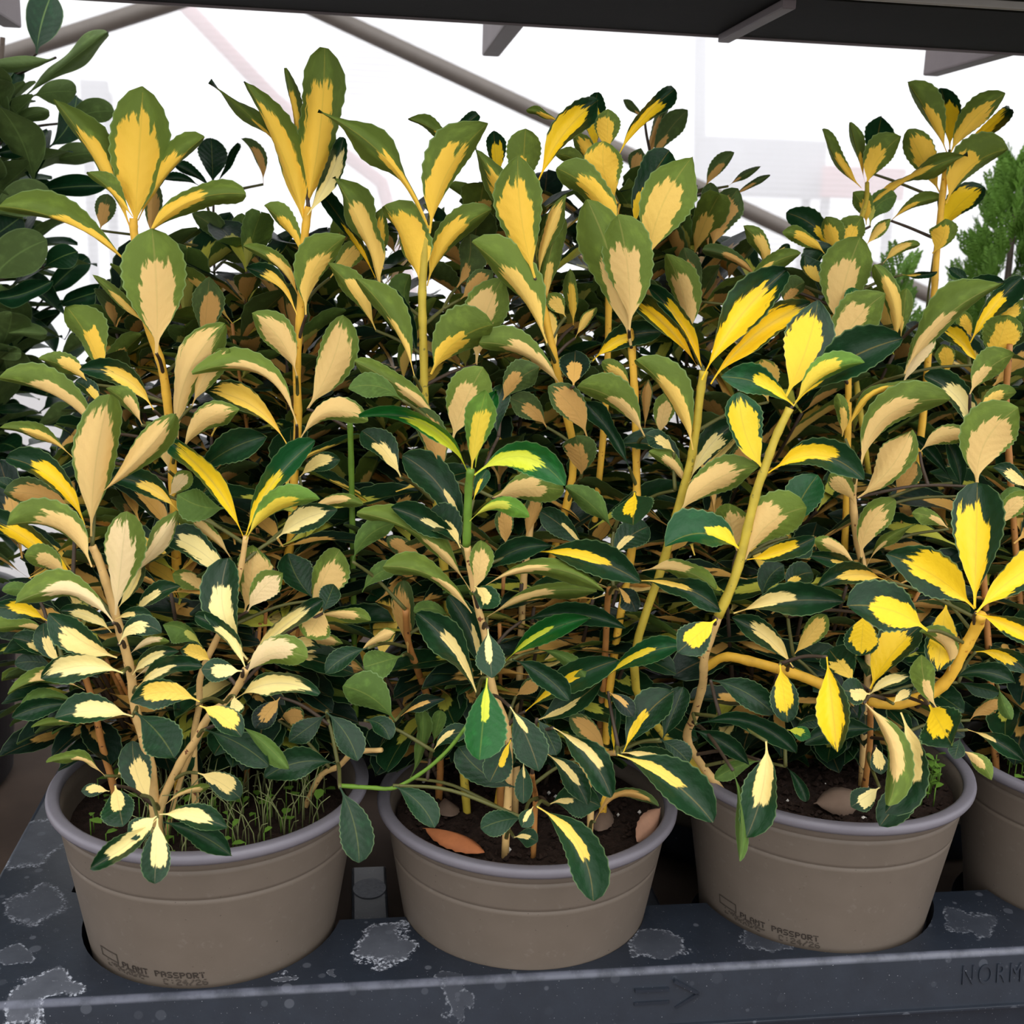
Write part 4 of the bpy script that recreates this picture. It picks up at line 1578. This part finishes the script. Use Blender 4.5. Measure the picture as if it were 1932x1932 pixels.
# the dark shrub's own pot and stems come before its leaves
BLACKPOT = plain('black_pot', srgb(30, 31, 36), 0.45, 0.5, 40, 0.25)
bp = link_obj('pot', lathe_mesh('pot', [(0.0, 0.0), (0.088, 0.0), (0.092, 0.006), (0.104, 0.165), (0.112, 0.170), (0.112, 0.180), (0.104, 0.180), (0.100, 0.165), (0.09, 0.02), (0.0, 0.02)], 48), BLACKPOT, shrub['root'])
link_obj('soil', soil_mesh(0.098, 77), SOIL, shrub['root'], (0, 0, 0.16))
for k in range(9):
    a = k * 2.4
    b0 = shrub['loc'] + Vector((0.05 * cos(a) * R.random(), 0.05 * sin(a) * R.random(), 0.155))
    top = Vector((-0.27 + 0.09 * cos(a), 0.37 + 0.08 * sin(a), R.uniform(0.40, 0.60)))
    add_stem(shrub, 'B', [b0, b0.lerp(top, 0.5) + Vector((0.02 * cos(a), 0.02 * sin(a), 0.02)), top], 0.004, 0.002)

ox = oy = 0
for line in LEAVES.strip().splitlines():
    q = line.split()
    if q[0] == '@':
        ox, oy = float(q[1]), float(q[2])
        continue
    survey_leaf(ox, oy, q)


# ------------------------------------------------------------------ the leaves deeper in, by the habit of the plant
def pool_leaf(seed, tab, serr):
    rr = random.Random(seed)
    fold, droop, arch = rr.uniform(0.15, 0.6), rr.uniform(0.05, 0.28), rr.uniform(-0.05, 0.05)
    W = rr.uniform(0.19, 0.24)
    mid, dl, dr = [], [], []
    seg = 16
    for i in range(seg + 1):
        v = i / seg
        mid.append(Vector((arch * sin(pi * v), v * (1 - 0.25 * droop * v), -droop * v * v)))
        dl.append(Vector((-cos(fold), 0, sin(fold))))
        dr.append(Vector((cos(fold), 0, sin(fold))))
    return leaf_mesh('leaf', mid, dl, dr, W, tab, True, serr, (0.025, 1.3, seed * 1.7, seed * 2.9), rr.choice((0, .2, .4)), seg=seg)


POOL = {}
for tint in 'YMCDG':
    POOL[tint] = []
    for k in range(5):
        me = pool_leaf(k + 11, PROF, 0.05)
        me.materials.append(LEAF[tint])
        POOL[tint].append(me)
POOL['B'] = []
for k in range(5):
    me = pool_leaf(k + 40, ROUND, 0.0)
    me.materials.append(LEAF['B'])
    POOL['B'].append(me)


def lin(tab, x):
    for (a, ya), (b, yb) in zip(tab, tab[1:]):
        if x <= b:
            return ya + (yb - ya) * max(0, (x - a)) / (b - a)
    return tab[-1][1]


# crowns keep under these heights (where the white film shows between the tips)
TOP_BACK = [(-200, 900), (60, 800), (150, 560), (250, 430), (330, 400), (430, 370), (520, 400), (640, 380), (760, 350), (900, 300),
            (1000, 300), (1100, 285), (1250, 265), (1330, 330), (1430, 400), (1480, 455), (1560, 480), (1650, 470), (1700, 520),
            (1750, 560), (1850, 610), (2100, 560)]
TOP_FRONT = [(-200, 900), (0, 820), (150, 770), (250, 640), (350, 620), (450, 600), (600, 600), (750, 600), (900, 520), (1050, 480),
             (1200, 480), (1300, 560), (1400, 560), (1500, 640), (1700, 620), (1800, 580), (2100, 560)]
YMIN = [(0, 0.07), (500, 0.06), (700, 0.025), (1000, -0.015), (1250, -0.04), (1400, -0.05), (1600, -0.04), (2000, 0.2)]


def append_leaf(acc, me, M, tint_i):
    vs, fs, uvs, mi = acc
    k = len(vs)
    vs.extend(M @ v.co for v in me.vertices)
    ul = me.uv_layers[0].data
    for po in me.polygons:
        fs.append(tuple(k + i for i in po.vertices))
        uvs.extend(tuple(ul[li].uv) for li in po.loop_indices)
        mi.append(tint_i)


def fill_plant(pl, n, topy, cap, ylim, leafL, spread, zmax, dark, extra=260):
    soil = pl['soil']
    acc = ([], [], [], [])
    inner = 0
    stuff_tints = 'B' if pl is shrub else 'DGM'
    todo = []
    for s in range(n):
        a, q = R.uniform(0, 2 * pi), sqrt(R.random())
        foot = Vector((pl.get('footx', pl['x']) + 0.06 * q * cos(a), pl['y'] + 0.015 + 0.05 * q * abs(sin(a)), soil - 0.004))
        H = R.uniform(0.3, 1.0)
        tip = Vector((pl['x'] + spread * q * cos(a) * 1.05, pl['y'] + spread * q * sin(a) * ylim, soil + zmax * H))
        for _ in range(18):
            px, py = pix(tip)
            if py > lin(topy, px) + 60:
                break
            tip.z -= 0.02
        if tip.z < soil + 0.06:
            continue
        midp = foot.lerp(tip, 0.5) + Vector((R.uniform(-.012, .012), R.uniform(-.012, .012), 0.0))
        P = catmull([foot, midp, tip], 8)
        Ls = (tip - foot).length
        step = 0.019
        k = max(1, int(Ls * 0.15 / step))
        az0 = R.uniform(0, pi)
        got = []
        while k * step < Ls:
            f = k * step / Ls
            p = P[min(len(P) - 1, int(f * (len(P) - 1)))]
            for side in (0, 1):
                az = az0 + (k % 2) * pi / 2 + side * pi + R.uniform(-.35, .35)
                el = -0.25 + 1.15 * f ** 1.5 + R.uniform(-.25, .25)
                d = Vector((cos(az) * cos(el), sin(az) * cos(el), sin(el)))
                L = leafL * R.uniform(0.75, 1.15) * (0.78 + 0.32 * f)
                e = p + d * L
                px, py = pix(e)
                mx, my = pix(p + d * (L * 0.5))
                if py < lin(topy, px) or my < lin(topy, mx) or py > 1435 or my > 1435:
                    continue
                if pl['row'] == 0 and min(e.y, p.y) < lin(YMIN, py):
                    continue
                sidev = d.cross(Vector((0, 0, 1)))
                if sidev.length < 0.1:
                    sidev = Vector((1, 0, 0))
                sidev.normalize()
                nn = sidev.cross(d).normalized()
                roll = R.uniform(-.5, .5)
                xs = sidev * cos(roll) + nn * sin(roll)
                zs = xs.cross(d)
                M = Matrix.Translation(p - pl['loc']) @ Matrix((xs, d, zs)).transposed().to_4x4() @ Matrix.Scale(L, 4)
                if pl is shrub:
                    tint = 'B'
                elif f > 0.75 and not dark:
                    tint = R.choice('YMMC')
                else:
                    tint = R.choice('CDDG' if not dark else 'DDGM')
                got.append((f, M, tint))
            k += 1
        if not got:
            continue
        fmax = max(g[0] for g in got)
        P2 = P[:max(2, int(fmax * (len(P) - 1)) + 1)]
        todo.append((P2, got, H))
    # the shoots nearest the viewer get leaves of their own, the deep ones share one mass of inner leaves
    todo.sort(key=lambda e: e[0][-1].y)
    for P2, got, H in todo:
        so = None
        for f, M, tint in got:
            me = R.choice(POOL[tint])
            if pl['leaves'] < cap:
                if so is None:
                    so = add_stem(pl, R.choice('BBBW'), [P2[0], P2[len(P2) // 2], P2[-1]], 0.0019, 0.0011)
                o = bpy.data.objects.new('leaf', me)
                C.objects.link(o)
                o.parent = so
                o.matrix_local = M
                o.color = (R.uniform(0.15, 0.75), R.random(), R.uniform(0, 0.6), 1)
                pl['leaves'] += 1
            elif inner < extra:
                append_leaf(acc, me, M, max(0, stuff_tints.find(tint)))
                inner += 1
    if inner:
        vs, fs, uvs, mi = acc
        me = mesh_of('inner_leaves', vs, fs)
        ul = me.uv_layers.new(name='UVMap')
        ul.data.foreach_set('uv', [c for q in uvs for c in q])
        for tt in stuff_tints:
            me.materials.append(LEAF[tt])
        me.polygons.foreach_set('material_index', mi)
        o = link_obj('inner_leaves', me, None, pl['root'])
        o['kind'] = 'stuff'
        o.color = (0.45, 0.37, 0.3, 1)


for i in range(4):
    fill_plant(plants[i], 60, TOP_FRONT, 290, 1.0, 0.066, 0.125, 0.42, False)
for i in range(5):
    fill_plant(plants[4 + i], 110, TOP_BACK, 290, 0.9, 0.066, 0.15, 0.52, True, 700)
TOP_SHRUB = [(-400, 0), (0, 40), (60, 90), (120, 190), (190, 340), (215, 480), (240, 640), (400, 1500), (2000, 1500)]
shrub['footx'] = -0.32
shrub['x'] = -0.25
fill_plant(shrub, 150, TOP_SHRUB, 290, 0.9, 0.072, 0.15, 0.56, True, 800)
print('LEAVES', [pl['leaves'] for pl in plants], shrub['leaves'])
# ------------------------------------------------------------------ conifer at the right edge
con = thing('feathery_conifer', 'bright green feathery conifer at the right edge behind the shrubs', 'conifer', (0.795, 0.50, BZ + 0.001))
CL = Vector((0.795, 0.50, BZ + 0.001))
CGREEN = plain('conifer_green', srgb(92, 130, 46), 0.6, 0.3, 60, 0.5)
pt = link_obj('pot', lathe_mesh('pot', [(0.0, 0.0), (0.07, 0.0), (0.08, 0.12), (0.086, 0.125), (0.086, 0.132), (0.08, 0.132), (0.076, 0.11), (0.0, 0.11)], 40), BLACKPOT, con)
trunk_top = Vector((0.0, 0.0, 0.56))
link_obj('trunk', tube_mesh('trunk', [Vector((0, 0, 0.10)), Vector((0.004, 0, 0.3)), trunk_top], 0.008, 0.003, 8), STEM['B'], con)
cv, cf = [], []


def spray(o, d, up, size, rr):
    s = d.cross(up).normalized()

    def strip(a, b, w):
        ax = (b - a).normalized()
        sd = ax.cross(up).normalized() * w
        k = len(cv)
        th = up * (w * 0.5)
        cv.extend([a - sd * .6, a.lerp(b, .6) - sd + th, b, a.lerp(b, .6) + sd + th, a + sd * .6])
        cf.append((k, k + 1, k + 2, k + 3, k + 4))
    strip(o, o + d * size, size * 0.04)
    for j in range(1, 9):
        t = j / 9
        for sg in (-1, 1):
            a = o + d * (size * t)
            dd = (d * 0.8 + s * sg * 0.75 + up * rr.uniform(-.25, .25)).normalized()
            l = size * 0.5 * (1 - t * 0.65)
            b = a + dd * l
            strip(a, b, size * 0.035)
            for u_ in (0.35, 0.65):
                c2 = a.lerp(b, u_)
                d2 = (d + s * sg * 0.1 + up * rr.uniform(-.3, .3)).normalized()
                strip(c2, c2 + d2 * l * 0.4, size * 0.035)


rr = random.Random(21)


def cone_sprays(cx, cy, z0, z1, rad, n, size):
    for _ in range(n):
        t = rr.random() ** 1.2
        z = z0 + (z1 - z0) * t
        a = rr.uniform(0, 2 * pi)
        r_ = rad * (1 - t) ** 0.75 * rr.uniform(0.45, 1.0)
        o = Vector((cx + cos(a) * r_, cy + sin(a) * r_, z))
        d = Vector((cos(a) * 0.5, sin(a) * 0.5, 1.0 + rr.uniform(-.3, .2))).normalized()
        up = Vector((cos(a + 0.7) , sin(a + 0.7), rr.uniform(-.3, .3))).normalized()
        spray(o, d, up, size * rr.uniform(.7, 1.2), rr)


cone_sprays(0, 0, 0.14, 0.60, 0.13, 760, 0.036)
cone_sprays(-0.125, 0.0, 0.16, 0.50, 0.06, 130, 0.034)
fo = link_obj('foliage', mesh_of('foliage', cv, cf, False), CGREEN, con)
fo['kind'] = 'stuff'

# ------------------------------------------------------------------ small things in the pots
# grass weeds in the leftmost pot
GRASS = plain('weed_grass', srgb(122, 128, 82), 0.7, 0.3, 90, 0.5)
CLOV = plain('weed_leaf', srgb(92, 128, 44), 0.6, 0.3, 90, 0.35)


def weeds(pl, n, area, blade):
    verts, faces = [], []
    for _ in range(n):
        x, y = R.uniform(*area[0]), R.uniform(*area[1])
        if x * x + y * y > 0.082 ** 2:
            continue
        p = Vector((x, y, pl['soil'] - pl['loc'].z - 0.001))
        az = R.uniform(0, 2 * pi)
        h = blade * R.uniform(0.4, 1.2)
        tipp = p + Vector((cos(az) * h * R.uniform(.2, .9), sin(az) * h * R.uniform(.2, .9), h))
        ctl = p + Vector((0, 0, h * 0.8))
        pts = [p * ((1 - t) ** 2) + ctl * (2 * t * (1 - t)) + tipp * t * t for t in (0, .35, .7, 1)]
        if any(q.x ** 2 + q.y ** 2 > 0.088 ** 2 for q in pts):
            continue
        v, f = tube_data(pts, 0.0005, 0.00025, 4)
        k = len(verts)
        verts += v
        faces += [tuple(i + k for i in q) for q in f]
    return verts, faces


v, f = weeds(plants[0], 200, ((-0.04, 0.085), (-0.085, 0.06)), 0.040)
w = link_obj('grass_weeds', mesh_of('grass_weeds', v, f), GRASS, plants[0]['root'])
w['kind'] = 'stuff'


def small_leaves(pl, n, area, size, zr):
    verts, faces = [], []
    for _ in range(n):
        x, y = R.uniform(*area[0]), R.uniform(*area[1])
        if x * x + y * y > 0.078 ** 2:
            continue
        c = Vector((x, y, pl['soil'] - pl['loc'].z + R.uniform(*zr)))
        az = R.uniform(0, 2 * pi)
        d = Vector((cos(az), sin(az), R.uniform(-.1, .6))).normalized() * size * R.uniform(.6, 1.2)
        s = d.cross(Vector((0, 0, 1))).normalized() * d.length * 0.38
        k = len(verts)
        up = Vector((0, 0, size * .12))
        verts += [c, c + d * .35 + s * .85 + up, c + d * .75 + s * .8 + up, c + d, c + d * .75 - s * .8 + up, c + d * .35 - s * .85 + up]
        faces.append(tuple(range(k, k + 6)))
        v2, f2 = tube_data([c, Vector((c.x, c.y, pl['soil'] - pl['loc'].z))], 0.0004, 0.0005, 4)
        k = len(verts)
        verts += v2
        faces += [tuple(i + k for i in q) for q in f2]
    return verts, faces


v, f = small_leaves(plants[0], 110, ((-0.08, 0.085), (-0.085, 0.05)), 0.008, (0.002, 0.022))
w = link_obj('small_weeds', mesh_of('small_weeds', v, f), CLOV, plants[0]['root'])
w['kind'] = 'stuff'
v, f = small_leaves(plants[2], 60, ((0.045, 0.08), (-0.06, -0.01)), 0.008, (0.006, 0.020))
w = link_obj('small_weeds', mesh_of('small_weeds', v, f), CLOV, plants[2]['root'])
w['kind'] = 'stuff'
v, f = small_leaves(plants[3], 60, ((-0.07, 0.02), (-0.05, 0.03)), 0.008, (0.004, 0.020))
w = link_obj('small_weeds', mesh_of('small_weeds', v, f), CLOV, plants[3]['root'])
w['kind'] = 'stuff'
# soil crumbs and perlite: nobody could count them
for i in (1, 2):
    pl = plants[i]
    for nm, mat, n, s in (('soil_crumbs', SOIL, 500, 0.0022), ('perlite_grains', PERL, 26, 0.0016)):
        verts, faces = [], []
        for _ in range(n):
            a, q = R.uniform(0, 2 * pi), 0.083 * sqrt(R.random())
            c = Vector((q * cos(a), q * sin(a), pl['soil'] - pl['loc'].z + 0.0015))
            k = len(verts)
            z = s * R.uniform(.5, 1.3)
            for vx in ((1, 0, 0), (-1, 0, 0), (0, 1, 0), (0, -1, 0), (0, 0, 1), (0, 0, -1)):
                verts.append(c + Vector(vx) * z * R.uniform(.6, 1.2))
            for t in ((0, 2, 4), (2, 1, 4), (1, 3, 4), (3, 0, 4), (2, 0, 5), (1, 2, 5), (3, 1, 5), (0, 3, 5)):
                faces.append(tuple(k + j for j in t))
        w = link_obj(nm, mesh_of(nm, verts, faces, False), mat, pl['root'])
        w['kind'] = 'stuff'

# dead leaves lying on the soil
DEAD = plain('dead_leaf_orange', srgb(178, 108, 66), 0.75, 0.3, 120, 0.3)
DEAD2 = plain('dead_leaf_tan', srgb(170, 128, 104), 0.8, 0.3, 120, 0.25)
DEAD3 = plain('dead_leaf_grey', srgb(116, 96, 82), 0.85, 0.3, 120, 0.25)


def dead_leaf(x0, y0, x1, y1, z0, z1, wid, mat, label, roll=0.0):
    a, b = on_z(x0, y0, z0), on_z(x1, y1, z1)
    t = (b - a)
    L = t.length
    t.normalize()
    s = t.cross(Vector((0, 0, 1))).normalized()
    n = s.cross(t)
    s, n = s * cos(roll) + n * sin(roll), n * cos(roll) - s * sin(roll)
    mid, dl, dr = [], [], []
    for i in range(17):
        v_ = i / 16
        mid.append(t * (L * v_) + n * (0.10 * L * sin(pi * v_)))
        dl.append((-s * cos(.5) - n * sin(.5)))
        dr.append((s * cos(.5) - n * sin(.5)))
    tab = [(0, .03), (.06, .05), (.12, .3), (.3, .75), (.5, 1), (.7, .9), (.85, .6), (.95, .25), (1, .02)]
    me = leaf_mesh('dead_leaf', mid, dl, dr, wid, tab, True, 0.05, seg=16)
    bm = bmesh.new()
    bm.from_mesh(me)
    bmesh.ops.solidify(bm, geom=bm.faces[:], thickness=0.0004)
    bm.to_mesh(me)
    bm.free()
    o = link_obj('dead_leaf', me, mat, None, a)
    o['label'] = label
    o['category'] = 'dead leaf'
    o['group'] = 'dead leaves on the soil'
    return o


S1, S2 = plants[1]['soil'], plants[2]['soil']
dead_leaf(797, 1562, 914, 1608, S1 + 0.006, S1 + 0.006, 0.0115, DEAD, 'orange-brown dead leaf lying on the soil at the left of the second pot')
dead_leaf(1247, 1523, 1202, 1588, S1 + 0.012, S1 + 0.004, 0.009, DEAD2, 'curled tan dead leaf standing at the right rim of the second pot', 0.9)
dead_leaf(838, 1505, 852, 1540, S1 + 0.004, S1 + 0.004, 0.009, DEAD3, 'small greyish dead leaf on the soil left of the stem in the second pot')
dead_leaf(1145, 1520, 1128, 1568, S1 + 0.006, S1 + 0.004, 0.009, DEAD3, 'greyish dead leaf on the soil behind the hanging dark leaf of the second pot')
dead_leaf(1535, 1516, 1628, 1500, S2 + 0.006, S2 + 0.012, 0.013, DEAD3, 'pale brown dead leaf on the soil behind the stem in the third pot', -0.5)
# dry chip stuck at the foot of the second pot
bm = bmesh.new()
pc = on_z(1046, 1820, 0.0)
for d in ((-0.0016, 0, 0.0002), (0.0026, 0.0004, 0.0002), (0.0008, 0.0012, 0.0062), (-0.0008, 0.001, 0.005), (0.0006, 0.002, 0.0002)):
    bm.verts.new(d)
bmesh.ops.convex_hull(bm, input=bm.verts[:])
chip = link_obj('bark_chip', bm_mesh('bark_chip', bm), DEAD, None, pc + Vector((0, -0.001, 0)))
chip['label'] = 'tiny orange bark chip on the tray at the foot of the second pot'
chip['category'] = 'chip'
